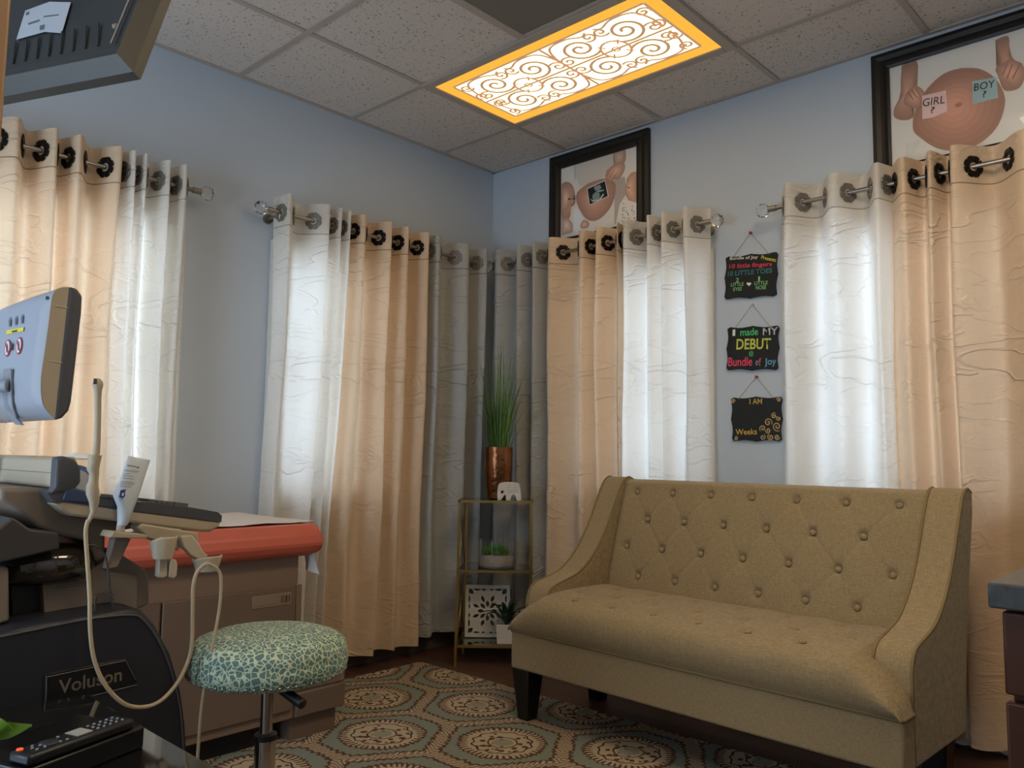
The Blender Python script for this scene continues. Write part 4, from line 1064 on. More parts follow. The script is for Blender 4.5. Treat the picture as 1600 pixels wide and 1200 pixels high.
# folded white sheet / pillow at the head end seen under the console
mb = MB()
mb.loops([[(x, y, z) for x, z in ((.19, .776), (.70, .776), (.71, .81), (.60, .875+e), (.35, .885+e), (.18, .83))] for y, e in ((-3.2, 0), (-3.05, .03), (-2.8, .0), (-2.62, -.03))])
tag(mb.build('pillow', mat('white_pillowcase', '#e2dad6', .8), smooth=True, origin=(.42, -2.9, .776), bevel=.02), 'white pillow on the exam table, glimpsed under the ultrasound console', 'pillow')

# ------------------------------------------------------------------ stool
def leopard():
    m = bpy.data.materials.new('teal_leopard_print'); m.use_nodes = True; N, L = node_group(m); b = N['Principled BSDF']; b.inputs['Roughness'].default_value = .7
    tc = N.new('ShaderNodeTexCoord'); n0 = N.new('ShaderNodeTexNoise'); n0.inputs['Scale'].default_value = 30
    mx = N.new('ShaderNodeMix'); mx.data_type = 'VECTOR'; mx.inputs[0].default_value = .018
    L.new(tc.outputs['Object'], n0.inputs[0]); L.new(tc.outputs['Object'], mx.inputs[4]); L.new(n0.outputs['Color'], mx.inputs[5])
    v = N.new('ShaderNodeTexVoronoi'); v.feature = 'DISTANCE_TO_EDGE'; v.inputs['Scale'].default_value = 82; L.new(mx.outputs[1], v.inputs[0])
    v2 = N.new('ShaderNodeTexVoronoi'); v2.inputs['Scale'].default_value = 82; L.new(mx.outputs[1], v2.inputs[0])
    r = N.new('ShaderNodeValToRGB'); r.color_ramp.interpolation = 'CONSTANT'; e = r.color_ramp.elements
    e[0].position = 0; e[0].color = srgb('#b9c4a8'); e[1].position = .085; e[1].color = srgb('#54726c')
    L.new(v.outputs['Distance'], r.inputs[0])
    r2 = N.new('ShaderNodeValToRGB'); r2.color_ramp.interpolation = 'CONSTANT'; e = r2.color_ramp.elements; e[0].color = (1, 1, 1, 1); e[0].position = 0; e[1].color = (0, 0, 0, 1); e[1].position = .13
    L.new(v2.outputs['Distance'], r2.inputs[0])
    m2 = N.new('ShaderNodeMix'); m2.data_type = 'RGBA'; m2.inputs[7].default_value = srgb('#7fa39a'); L.new(r2.outputs[0], m2.inputs[0]); L.new(r.outputs[0], m2.inputs[6]); L.new(m2.outputs[2], b.inputs['Base Color'])
    return m
CHR = mat('chrome', '#b8b4ae', .18, 1); BLKP = mat('black_plastic', '#0e0d0c', .45)
SP = Vector((1.512, -2.278, 0)); st = thing('rolling_stool', 'round rolling stool with teal leopard print seat and chrome column', 'stool', SP)
mb = MB(); R_ = .185
mb.lathe([(.150, .508), (.170, .503), (.181, .512), (.185, .530), (.184, .545), (.1815, .549), (.183, .555), (.178, .573), (.163, .587), (.13, .598), (.07, .604), (.001, .605)], SP, 64); mb.build('seat', leopard(), st, smooth=True)
mb = MB()
for i in range(64):
    a = 2*PI*i/64; mb.sphere(SP+Vector((.1805*math.cos(a), .1805*math.sin(a), .5135)), .0034, 6, 4)
mb.build('nailhead_trim', CHR, st, smooth=True)
mb = MB(); mb.lathe([(.001, .500), (.155, .500), (.155, .512), (.001, .512)], SP, 32); mb.box(-.08, .08, -.08, .08, .487, .5, Matrix.Translation(SP)); mb.build('seat_plate', BLKP, st)
mb = MB(); mb.lathe([(.0145, .26), (.0145, .495)], SP, 20); mb.build('piston', CHR, st, smooth=True, angle=.8)
mb = MB(); mb.lathe([(.024, .11), (.024, .355), (.019, .359), (.0, .359)], SP, 24); mb.build('column', CHR, st, smooth=True, angle=.8)
mb = MB(); mb.lathe([(.0265, .352), (.0265, .364), (.016, .366)], SP, 24); mb.build('column_collar', BLKP, st, smooth=True, angle=.8)
hd0 = SP+Vector((.03, .02, .495)); rv = Vector((CR.x, CR.y, 0)).normalized(); fv = Vector((-rv.y, rv.x, 0))
mb = MB(); a_ = SP+rv*.06-fv*.10+Vector((0, 0, .495)); b_ = SP+rv*.115-fv*.135+Vector((0, 0, .475))
mb.tube([SP+Vector((0, 0, .49)), a_], .005, 8); mb.tube([a_-(b_-a_)*.25, a_, a_.lerp(b_, .3), a_.lerp(b_, .8), b_, b_+(b_-a_)*.08], .011, 12); mb.build('height_lever', BLKP, st, smooth=True)
for k_ in range(5):
    a = 2*PI*k_/5+.35; e_ = SP+Vector((.205*math.cos(a), .205*math.sin(a), .075))
    mb = MB(); mb.tube([SP+Vector((0, 0, .115)), SP+Vector((.12*math.cos(a), .12*math.sin(a), .10)), e_], .016, 8, r2=.011); lg = mb.build('base_arm', CHR, st, smooth=True)
    mb = MB(); mb.tube([e_+Vector((0, 0, -.005)), e_+Vector((0, 0, -.03))], .006, 8)
    ax_ = Vector((-math.sin(a), math.cos(a), 0)); cc = e_+Vector((0, 0, -.041))
    mb.tube([cc-ax_*.012, cc+ax_*.012], .025, 18); mb.build('caster', BLKP, lg, smooth=True, angle=.6)
# ------------------------------------------------------------------ ultrasound machine (side towards the viewer, screen towards +y)
CREAM = mat('cream_plastic', '#a89a84', .5); LBLUE = mat('pale_grey_plastic', '#989ca6', .45); DGREY = mat('dark_grey_plastic', '#48484d', .45)
MBROWN = mat('grey_brown_plastic', '#7b6d60', .55); NAVY = mat('slate_blue_plastic', '#3a4664', .45); COVER = mat('charcoal_cover', '#22232a', .5, bump=(200, 200, 200, .2, .001))
GMET = mat('grey_painted_metal', '#7d7166', .5)
um = thing('ultrasound_machine', 'ultrasound machine with tilted monitor, keyboard console and dark side cover beside the exam table', 'medical machine', (1.25, -2.85, 0))
def X(px, py, x): return on(px, py, 'x', x)
def slab(pxs, x, depth, mt, name, parent, bevel=.004, seg=2, smooth=0):
    pts = [X(a, b, x) for a, b in (sm2(pxs, smooth) if smooth else pxs)]
    mb = MB(); mb.prism(pts, (-depth, 0, 0)); return mb.build(name, mt, parent, bevel=bevel, seg=seg)
XM = 1.42
# monitor
MQ = [(88, 452), (82, 462), (79, 478), (76, 505), (70, 548), (64, 592), (65, 622), (71, 639), (86, 655.5)]
mon = slab(MQ+[(108, 448.5), (98, 448.5)], XM, .40, CREAM, 'monitor_side', um, 0)
mq = [(v.x, v.y) for v in catmull([Vector((a, b, 0)) for a, b in MQ], 4)]; mq3 = [X(a, b, XM) for a, b in mq]
mup = (mq3[0]-mq3[-1]).normalized(); mnb = Vector((0, -mup.z, mup.y)); mnb = mnb if mnb.y < 0 else -mnb
rows = []
for i in range(33):
    u = i/32; row = []
    for j, q in enumerate(mq3):
        v = j/(len(mq3)-1); row.append(q+Vector((-.40*u, 0, 0))+mnb*(.030*(math.sin(PI*u)**.4 if 0 < u < 1 else 0)*(math.sin(PI*v)**.5 if 0 < v < 1 else 0)))
    rows.append(row)
mb = MB(); mb.grid(rows)
from mathutils.bvhtree import BVHTree
mb.bm.normal_update(); SHELL = BVHTree.FromBMesh(mb.bm)
bs = mb.build('monitor_back', LBLUE, um, smooth=True)
bz = slab([(108, 447), (122, 451), (129.5, 463), (128, 490), (112, 628), (108, 642), (98, 653), (86, 657)], XM+.002, .404, DGREY, 'monitor_bezel', um, .006, 3)
mb = MB(); f0 = X(129, 470, XM); f1 = X(109, 640, XM)
mb.prism([f0+Vector((-.02, .0015, -.01)), f1+Vector((-.02, .0015, .01)), f1+Vector((-.38, .0015, .01)), f0+Vector((-.38, .0015, -.01))], (0, .002, 0)); mb.build('screen', mat('dark_screen', '#050608', .1), um)
# seams on the cream side
mb = MB()
for (a, b) in (((86, 478), (106, 481)), ((77, 564), (97, 567))): mb.tube([X(*a, XM)+Vector((.001, 0, 0)), X(*b, XM)+Vector((.001, 0, 0))], .0009, 5)
mb.build('seam', mat('seam_light', '#c8bca6', .6), mon)
# warning stickers printed on the back shell
def shellpt(px, py, lift=.0):
    d = ray(px, py).normalized(); loc, nr, ix, ds = SHELL.ray_cast(CAM, d, 5)
    if loc is None:
        loc = hit(px, py, mq3[len(mq3)//2]+mnb*.03, mnb); nr = mnb
    if nr.dot(d) > 0: nr = -nr
    return loc+nr*(lift*.5+.0012)
STK = [mat('stk_grey', '#5c6270', .6), mat('stk_yellow', '#d8c63c', .6), mat('stk_red', '#b03a34', .6), mat('stk_white', '#d0d4dc', .6), mat('stk_black', '#2a2a2e', .6)]
def cs2(x, y): return (x*140/646, 440+y*260/1200)
def sp_poly(pts, mi, lift): mb.mi = mi; mb.poly([shellpt(*cs2(*p), lift) for p in pts])
def figure(x, y, s_, mi):
    sp_poly([(x-3, y-30*s_), (x+4, y-34*s_), (x+6, y-22*s_), (x-2, y-20*s_)], mi, .003)
    sp_poly([(x-8, y-16*s_), (x+8, y-20*s_), (x+5, y+30*s_), (x-7, y+36*s_)], mi, .003)
mb = MB(); sp_poly([(55, 352), (180, 330), (175, 358), (52, 384)], 1, .002); sp_poly([(95, 358), (130, 351), (130, 362), (95, 369)], 4, .0035)
mb.build('yellow_sticker', STK, bs)
for cx_, cy_ in ((60, 480), (143, 464)):
    mb = MB(); sp_poly(ell(cx_, cy_, 22, 63, .12, 24), 2, .001); sp_poly(ell(cx_, cy_, 15, 52, .12, 24), 3, .0025); figure(cx_, cy_, 1, 0)
    sp_poly([(cx_-11, cy_-34), (cx_-7, cy_-40), (cx_+11, cy_+32), (cx_+7, cy_+38)], 2, .0055)
    bmesh.ops.triangulate(mb.bm, faces=mb.bm.faces); mb.build('prohibition_sticker', STK, bs)
for (x, y, s_) in ((95, 468, .9), (80, 292, 1), (124, 282, 1), (168, 270, 1)):
    mb = MB(); figure(x, y, s_, 4 if s_ < 1 else 0); mb.build('figure_sticker', STK, bs)
mb = MB(); sp_poly(ell(342, 120, 10, 14, 0, 12), 4, .001); mb.build('screw_hole', STK, bs)
# hinge strap and support arm
mb = MB(); L1 = [cs2(52, 632), (cs2(105, 632)), cs2(105, 800), cs2(115, 900), cs2(140, 975), cs2(190, 1035), cs2(140, 1032), cs2(90, 980), cs2(62, 900), cs2(50, 800)]
mb.prism([shellpt(*p, .002) for p in L1], mnb*.006); mb.build('hinge_strap', mat('mid_grey_plastic', '#85858a', .5), um, bevel=.002)
h0 = shellpt(*cs2(90, 752), .012)
mb = MB(); mb.tube([h0, h0+mnb*.02+Vector((-.03, 0, 0)), h0+mnb*.035+Vector((-.14, 0, .002)), h0+mnb*.01+Vector((-.24, 0, -.06)), h0+Vector((-.25, .03, -.19))], .013, 12, 6); mb.build('monitor_arm', LBLUE, um, smooth=True)
# upper rear bar with dark end cap, running away along -x
YB = -2.745
def Y(px, py, y=YB): return on(px, py, 'y', y)
e_t, e_b = Y(81, 715), Y(92, 764); xt = e_t.x
zt, zb_ = e_t.z, e_b.z
secc = [(YB, zb_+.004), (YB, zt-.006), (YB+.012, zt+.002), (YB+.045, zt+.002), (YB+.055, zt-.02), (YB+.05, zb_), (YB+.01, zb_-.002)]
mb = MB(); mb.loops([[(xt-.55, y, z) for y, z in secc], [(xt, y, z) for y, z in secc]]); bar = mb.build('rear_bar', CREAM, um, bevel=.004)
mb = MB(); mb.box(xt-.5, xt+.0005, YB-.0008, YB, (zt+zb_)/2-.0006, (zt+zb_)/2+.0006); mb.build('bar_seam', mat('seam_dark', '#6c6253', .7), bar)
mb = MB(); se2 = [(YB-.001, zb_+.002), (YB-.001, zt), (YB+.012, zt+.004), (YB+.034, zt-.003), (YB+.046, zt-.02), (YB+.048, zb_+.012), (YB+.034, zb_-.008), (YB-.01, zb_-.012)]
mb.loops([[(xt, y, z) for y, z in se2], [(xt+.028, y, z) for y, z in se2], [(xt+.033, YB+.024+(y-YB-.024)*.9, (zt+zb_)/2+(z-(zt+zb_)/2)*.88) for y, z in se2]]); mb.build('end_cap', DGREY, um, bevel=.004)
# arm carrying the console
slab([(0, 762), (92, 764), (105, 792), (166, 800), (215, 806), (225, 812), (222, 824), (186, 830), (166, 832), (165, 872), (150, 880), (140, 846), (96, 838), (58, 824), (25, 797), (0, 782)], 1.40, .30, MBROWN, 'console_arm', um, .01, 3)
# console body
slab([(84, 786), (100, 782), (150, 789), (205, 797), (346, 815), (343, 823), (330, 831), (316, 831), (250, 823), (205, 817), (150, 811), (108, 806)], 1.45, .40, CREAM, 'console_body', um, .006, 3)
slab([(75, 770), (104, 760), (150, 778), (185, 782), (235, 785), (300, 793), (340, 800), (347, 806), (346, 816), (205, 798), (150, 790), (100, 784), (86, 787), (73, 769)], 1.452, .404, DGREY, 'console_top', um, .003)
slab([(103, 765), (118, 762), (148, 771), (150, 788), (98, 782)], 1.456, .30, NAVY, 'console_front_blue', um, .003)
mb = MB()
kb0 = X(150, 778, 1.42); kb1 = X(335, 799, 1.42); kd = (kb1-kb0).normalized(); kn = Vector((0, -kd.z, kd.y)); kn = kn if kn.z > 0 else -kn
keys = [(157, 168, 3), (171, 180, 3), (232, 243, 7), (246, 252, 6), (253, 259, 6), (260, 265, 6), (266, 271, 6), (273, 294, 7)]
for (a, b, h_) in keys:
    ya = X(a, 780, 1.42).y; yb = X(b, 780, 1.42).y
    for r_ in range(5):
        x1 = 1.42-r_*.06
        def kp(y, h): t = (y-kb0.y)/kd.y; p = kb0+kd*t+kn*h; return p
        q = [kp(ya, 0), kp(yb, 0), kp(yb, h_*.0016), kp(ya, h_*.0016)]
        kmb = MB(); kmb.loops([[Vector((x1, p.y, p.z)) for p in q], [Vector((x1-.045, p.y, p.z)) for p in q]]); kmb.build('key', mat('key_grey', '#5c5a5a', .5), um, bevel=.001)
# lower electronics: tilted box, glossy drum, perforated metal panel
slab([(152, 884), (182, 858), (196, 870), (228, 890), (233, 905), (234, 945), (213, 953), (176, 958), (140, 962), (140, 888)], 1.38, .34, GMET, 'rear_housing', um, .006)
slab([(66, 905), (140, 888), (215, 900), (214, 952), (70, 972)], 1.395, .3, GMET, 'perforated_panel', um, .002)
mb = MB()
for (cx0, cx1, cy0, cy1) in ((148, 178, 929, 952), (88, 136, 905, 921)):
    j = 0; y_ = cy0
    while y_ < cy1:
        x_ = cx0+(j % 2)*2.2
        while x_ < cx1:
            yy = y_-(x_-cx0)*.12; c = X(x_, yy, 1.3955); mb.poly([c+Vector((.0003, .0012*math.cos(a), .0015*math.sin(a))) for a in [2*PI*i/6 for i in range(6)]]); x_ += 4.4
        y_ += 3.6; j += 1
mb.build('vent_holes', BLKP, um)['kind'] = 'stuff'
slab([(-30, 885), (8, 884), (14, 888), (15, 970), (-30, 985)], 1.44, .3, MBROWN, 'rear_column', um, .01)
slab([(15, 900), (70, 905), (70, 972), (20, 978)], 1.37, .25, BLKP, 'inner_recess', um, .002)
slab([(-30, 828), (0, 824), (20, 808), (48, 827), (92, 832), (94, 858), (60, 866), (0, 880), (-30, 885)], 1.46, .3, mat('dark_box', '#3c3836', .5), 'accessory_tray', um, .004)
dc = X(80, 880, 1.40)
mb = MB(); mb.sphere(dc+Vector((-.06, 0, 0)), .001, 8, 4); mb.bm.clear()
mb.lathe([(.001, -.042), (.085, -.042), (.103, -.03), (.108, -.005), (.104, .016), (.088, .028), (.05, .033), (.001, .034)], dc+Vector((-.07, 0, 0)), 40)
mb.build('glossy_drum', mat('black_gloss', '#2a221c', .12, coat=1), um, smooth=True)
# big dark side cover
cov = [(-40, 998), (0, 990), (30, 981), (60, 975), (200, 951), (222, 954), (243, 975), (268, 1022), (284, 1080), (291, 1130), (294, 1180), (294, 1300), (-40, 1330)]
cv = slab(cov, 1.50, .42, COVER, 'side_cover', um, .012, 3)
mb = MB(); mb.tube([X(a, b, 1.501) for a, b in ((-30, 1002), (35, 988), (135, 968), (205, 961), (225, 970), (247, 1000), (268, 1050), (282, 1110), (287, 1175))], .0022, 6, 5); mb.build('edge_trim', mat('trim_grey', '#4c4a4c', .4), cv, smooth=True)
slab([(71, 1054), (197, 1029), (215, 1063), (214, 1069), (70, 1099)], 1.5045, .006, mat('badge_black', '#17171a', .35), 'badge', cv, .001)
mb = MB()
for a, b in (((73, 1058), (196, 1032)), ((196, 1032), (212, 1062)), ((145, 1087), (214, 1070)), ((73, 1058), (72, 1096))): mb.tube([X(*a, 1.505), X(*b, 1.505)], .0008, 5)
mb.build('badge_rim', mat('badge_rim', '#55504a', .4), cv)
mb = MB(); a = X(91, 1085, 1.505); b = X(190, 1063.5, 1.505); ux = (b-a); wd = ux.length; ux.normalize(); uz = Vector((1, 0, 0)).cross(ux)
ht = (X(91, 1063, 1.505)-a).length
add_me(mb, flat_text('Voluson', a, ux, uz, wd, ht, .0006, .012)); mb.build('lettering', mat('badge_letters', '#6c6458', .4), cv)
mb = MB(); mb.box(1.0, 1.48, -3.15, -2.62, .012, .10); mb.build('wheel_base', BLKP, um, bevel=.02)
# probe holders under the console's right end
slab([(216, 825), (222, 818), (310, 832), (312, 850), (304, 862), (292, 858), (290, 848), (281, 846), (280, 862), (262, 850), (232, 842)], 1.452, .05, CREAM, 'holder_bracket', um, .004)
def cup(cx_, cy_, wpx, hpx, x):
    c = X(cx_, cy_, x); r = (X(cx_+wpx/2, cy_, x)-c).length; h = (X(cx_, cy_+hpx, x)-c).length
    mb = MB(); L = []
    for (rr, z) in ((.72, -1), (.86, -.6), (1, -.1), (1.02, 0), (.94, 0), (.92, -.1), (.78, -.6), (.66, -.98)):
        l = []
        for i in range(28):
            a = -PI*.80+2*PI*.80*i/27; dip = .22*h*max(0, math.cos(a+1.2)) if z > -.2 else 0
            l.append(c+Vector((r*rr*math.cos(a-.9)*.9, r*rr*math.sin(a-.9), h*z-dip)))
        L.append(l)
    mb.loops(L, closed=False); return mb
HOLD = mat('holder_cream', '#b5aa96', .4)
cup(256, 838, 40, 34, 1.49).build('probe_holder', HOLD, um, smooth=True)
cup(324, 868, 42, 24, 1.49).build('probe_holder', HOLD, um, smooth=True)
slab([(283, 838), (300, 836), (312, 850), (318, 862), (326, 868), (316, 878), (298, 868), (286, 854)], 1.475, .02, HOLD, 'holder_arm', um, .003)
slab([(249, 872), (262, 874), (262, 900), (255, 904), (247, 902)], 1.485, .02, HOLD, 'holder_stem', um, .003)
slab([(266, 878), (270, 873), (276, 875), (278, 882), (277, 900), (272, 905), (264, 902)], 1.487, .02, HOLD, 'holder_stem', um, .003)
# long vaginal probe standing in its holder, with the cable loop
pr = thing('ultrasound_probe', 'slim upright ultrasound probe with a cream cable looping down over the dark cover', 'ultrasound probe', X(148, 800, 1.50))
def lathe_path(pts, mt, name, parent, n=16):
    """round body along a px path: (px,py,radius px)"""
    mb = MB(); L = []; P_ = [X(a, b, 1.50) for a, b, r in pts]; k_ = (X(100, 700, 1.5)-X(101, 700, 1.5)).length
    for p, (a, b, r) in zip(P_, pts):
        L.append([p+Vector((math.cos(t)*r*k_, math.sin(t)*r*k_, 0)) for t in [2*PI*i/n for i in range(n)]])
    mb.loops(L); return mb.build(name, mt, parent, smooth=True, angle=.9)
lathe_path([(153, 591, .5), (153, 592, 4), (153, 596, 7.5), (153, 600, 8.6), (153, 604, 8.2), (153, 610, 6.4), (153, 620, 5.6), (153, 650, 5.2), (152, 690, 5.4), (150, 711, 6)], CREAM, 'shaft', pr)
mb = MB(); c = X(149.5, 595, 1.513); mb.box(c.x-.004, c.x-.001, c.y-.0035, c.y+.0035, c.z-.007, c.z+.005); mb.build('tip_window', DGREY, pr, bevel=.001)
lathe_path([(149, 711, .1), (149, 711.3, 11), (148, 713, 11), (147, 725, 9.5), (145, 733, 10), (147, 740, 8), (146, 752, 8), (144, 760, 10), (145, 772, 11), (147, 785, 8), (146, 800, 5), (140, 812, 4), (135, 820, 3)], CREAM, 'handle', pr)
CAB = mat('cream_cable', '#ad9c80', .5)
cab = [(138, 812), (134, 830), (136, 870), (140, 930), (141, 985), (147, 1030), (163, 1068), (190, 1097), (218, 1105), (248, 1097), (275, 1070), (293, 1035), (300, 1000), (301, 950), (302, 915), (309, 892), (323, 880)]
mb = MB(); P_ = [X(a, b, 1.53-.0*i) for i, (a, b) in enumerate(cab)]; mb.tube(P_, .0042, 10, 6); mb.build('cable', CAB, pr, smooth=True)
c2 = [(323, 880), (338, 888), (345, 902), (344, 940), (337, 985), (325, 1045), (315, 1105), (309, 1180), (306, 1240)]
mb = MB(); mb.tube([X(a, b, 1.545) for a, b in c2], .0036, 10, 6); mb.build('cable', CAB, pr, smooth=True)
# thin dark cords under the console
mb = MB(); mb.tube([X(a, b, 1.47) for a, b in ((132, 852), (150, 853), (163, 866), (168, 885), (170, 900), (172, 930), (178, 955), (176, 975), (165, 982), (153, 975), (148, 958), (150, 930))], .0022, 6, 5)
tag(mb.build('dark_cord', mat('dark_cord', '#3c3a38', .5), smooth=True, origin=X(165, 982, 1.47)), 'thin dark cord looping under the ultrasound console', 'cord')
# gel tube hanging in its slot, cap down
g0 = [X(*p, 1.475) for p in ((200, 712), (235, 719), (213, 788), (180, 765))]
gel = thing('gel_tube', 'upside down white squeeze tube of gel leaning in the console side holder', 'gel tube', X(192, 832, 1.475))
rows = []
for i in range(13):
    t = i/12
    a = X(200-20*t-(3*t if t > .7 else 0), 712+62*t, 1.478); b = X(235-22*t, 719+64*t, 1.478)
    if t == 0: th = .0015
    else: th = .004+.016*min(1, t*1.1)
    cc_ = (a+b)/2; hw = (b-a)/2
    rows.append([cc_+hw*math.cos(q)+Vector((th*math.sin(q), 0, 0)) for q in [2*PI*k_/20 for k_ in range(20)]])
a = X(186, 792, 1.478); b = X(208, 797, 1.478)
for (pa, pb, th) in (((184, 792), (207, 797), .017), ((184, 815), (199, 819), .014), ((183, 820), (195, 823), .009)):
    a = X(*pa, 1.478); b = X(*pb, 1.478); cc_ = (a+b)/2; hw = (b-a)/2
    rows.append([cc_+hw*math.cos(q)+Vector((th*math.sin(q), 0, 0)) for q in [2*PI*k_/20 for k_ in range(20)]])
mb = MB(); mb.loops(rows); tb = mb.build('tube_body', mat('white_tube', '#c3cbd2', .4), gel, smooth=True, angle=.9)
def tubept(x, y): return X(120+x*140/933, 700+y*180/1200, 1.4985)
mb = MB()
def bar_(x, y, w_, h_, sl=.11):
    mb.poly([tubept(x, y), tubept(x+w_, y+w_*sl), tubept(x+w_-3, y+w_*sl+h_), tubept(x-3, y+h_)])
for q in ((528, 176, 28, 12), (560, 180, 26, 12), (590, 186, 24, 12), (622, 194, 30, 14), (500, 225, 150, 4), (496, 236, 140, 4), (490, 262, 70, 4), (484, 285, 100, 4), (476, 310, 120, 4), (462, 345, 140, 5), (458, 362, 142, 5), (455, 380, 120, 4), (450, 396, 110, 4)): bar_(*q)
mb.build('print', mat('print_grey', '#56606c', .6), tb)
mb = MB(); mb.poly([tubept(455, 440), tubept(518, 428), tubept(502, 455), tubept(505, 500), tubept(480, 525), tubept(440, 512), tubept(450, 465)])
mb.build('blue_emblem', mat('print_blue', '#2c3c86', .6), tb)
mb = MB(); mb.mi = 0; mb.poly([tubept(*p) for p in [(462+8, 470), (492, 465), (488, 498), (464, 500)]]); 
for v in mb.bm.verts: v.co.x += .0004
mb.build('emblem_window', mat('print_white', '#c3cbd2', .6), tb)
mb = MB(); a = X(184, 832, 1.478); mb.lathe([(.008, .0), (.009, .002), (.008, .016), (.006, .018)], X(188, 832, 1.478)+Vector((0, 0, 0)), 18); mb.build('cap', mat('tube_cap', '#a89e90', .5), gel, smooth=True, angle=.8)
slab([(178, 830), (232, 836), (230, 842), (172, 840)], 1.50, .06, CREAM, 'gel_holder_plate', um, .002)
slab([(180, 838), (205, 842), (184, 886), (168, 890)], 1.47, .03, MBROWN, 'holder_strut', um, .002)
# round white container with blue rim on the console
rc = X(122, 766, 1.28); ro = thing('round_container', 'round white container with a blue rim standing behind the probe on the console', 'container', rc)
Mr = Matrix.Rotation(PI/2, 3, 'Y')
mb = MB(); mb.lathe([(.001, -.012), (.038, -.012), (.038, .012), (.001, .012)], rc+Vector((0, -.012, .012)), 32, Mr); mb.build('disc', mat('cont_white', '#c6ccd8', .5), ro, smooth=True, angle=.7)
mb = MB(); mb.lathe([(.036, .0125), (.046, .0125), (.046, -.0125), (.036, -.0125)], rc+Vector((0, -.012, .012)), 36, Mr, caps=False); mb.build('blue_rim', mat('cont_blue', '#5c7aa8', .5), ro, smooth=True, angle=.7)
wc = Vector((xt-.05, YB+.07, zt-.004)); mb = MB(); mb.lathe([(.045, 0), (.040, .006), (.02, .012), (.001, .013)], wc, 24)
tag(mb.build('white_dish', mat('dish_white', '#e4e8ee', .5), smooth=True, origin=wc), 'shallow white dome shaped dish on top of the ultrasound bar', 'dish')

# ------------------------------------------------------------------ wall television seen from behind, upper left
ad = Vector((.92, .391, 0)).normalized(); nb_ = Vector((.391, -.92, 0)).normalized()   # along the set, out of its back
th_ = math.radians(18.5); tu = Vector((0, 0, 1))*math.cos(th_)-nb_*math.sin(th_); tn = ad.cross(tu); tn = tn if tn.dot(nb_) > 0 else -tn
TV0 = CAM+ray(208, 112)*1.5
tv = thing('television', 'dark wall television seen from behind at the upper left, with a paper label', 'television', TV0-ad*.36+tu*.2)
def tvp(a, u, n): return TV0-ad*a+tu*u+tn*n
TW, THh = .73, .43
TVD = mat('tv_dark_plastic', '#2c3032', .5, bump=(3, 3, 60, .2, .003)); TVR = mat('tv_rim', '#403e38', .45)
def rect(i, n): return [tvp(i, i, n), tvp(TW-i, i, n), tvp(TW-i, THh-i, n), tvp(i, THh-i, n)]
mb = MB(); mb.loops([rect(0, -.02), rect(0, 0), rect(.021, .028), rect(.026, .026)], caps=False); mb.build('rim', TVR, tv)
mb = MB(); mb.loops([rect(.026, -.015), rect(.026, .022), rect(.05, .020), rect(.052, .014)], caps=True); mb.build('back_panel', TVD, tv)
mb = MB(); mb.poly(rect(.012, -.021)); mb.build('screen', mat('dark_screen', '#050608', .1), tv)
mb = MB(); mb.tube([tvp(.050, .055, .026), tvp(.050, .4, .026)], .0022, 6); mb.tube([tvp(.054, .1, .026), tvp(.062, .1, .026)], .005, 6); mb.build('edge_cable', mat('tv_cable', '#8a8174', .5), tv, smooth=True)
mb = MB()
for i in range(9): a = .10+i*.032; mb.tube([tvp(a, .07, .016), tvp(a+.02, .13, .018)], .002, 5)
mb.build('vent_ribs', TVD, tv)
Pn = tvp(0, 0, .017); lab = [(40, 17), (78, 3), (111, 4), (97, 52), (70, 50), (26, 62)]
mb = MB(); lp_ = [hit(a, b, Pn, tn) for a, b in lab]; mb.prism(lp_, tn*.0008); lb = mb.build('paper_label', mat('paper_white', '#a6acb4', .8), tv)
mb = MB()
for (a, b, c, d) in (((44, 36), (62, 30), (62, 33), (44, 39)), ((68, 25), (92, 22), (92, 24), (68, 27)), ((62, 40), (70, 38), (69, 46), (62, 47)), ((41, 19), (46, 18), (45, 23), (40, 24))): mb.poly([hit(*q, Pn+tn*.0012, tn) for q in (a, b, c, d)])
mb.build('label_print', mat('label_print', '#5c6068', .8), lb)
mb = MB(); c0 = tvp(.36, .30, .02); c1 = tvp(.36, .34, .12); mb.tube([c0, c1, Vector((c1.x, c1.y, H-.02))], .022, 12); mb.tube([Vector((c1.x, c1.y, H-.02)), Vector((c1.x, c1.y, H))], .06, 20)
mb.build('ceiling_mount', BLKP, tv, smooth=True, angle=.8)

# ------------------------------------------------------------------ foreground desk, remote, plant leaf
GBLK = mat('black_glass_top', '#0b0908', .06, coat=1)
dk = thing('side_desk', 'low dark desk with a glossy black top in the near left corner', 'desk', (2.05, -2.93, 0))
mb = MB(); mb.box(1.56, 2.52, -3.15, -2.70, .53, .55); mb.build('desk_top', GBLK, dk, bevel=.002)
mb = MB(); mb.box(1.60, 2.48, -3.12, -2.74, .44, .53); mb.build('apron', DKW, dk)
for x in (1.585, 2.495):
    for y in (-3.125, -2.725): mb = MB(); mb.box(x-.02, x+.02, y-.02, y+.02, .01, .53); mb.build('leg', DKW, dk)
ra, rb_ = Vector((1.985, -2.925, .60)), Vector((1.925, -2.757, .60)); rd = (rb_-ra).normalized(); rs = Vector((-rd.y, rd.x, 0)); 
if rs.x > 0: rs = -rs
def obox(c0, L, Wd, z0, z1, mt, name, parent=None, bevel=.003, lab=None):
    mb = MB(); p = [c0, c0+rd*L, c0+rd*L+rs*Wd, c0+rs*Wd]; mb.loops([[Vector((q.x, q.y, z0)) for q in p], [Vector((q.x, q.y, z1)) for q in p]]); return mb
mb = obox(ra-rd*.006-rs*.004, .20, .15, .55, .583, None, ''); bxo = mb.build('set_top_box', mat('black_box', '#0a0a0a', .3), bevel=.003, origin=ra-Vector((0, 0, .05))); tag(bxo, 'flat black box under the remote control on the dark desk', 'set-top box')
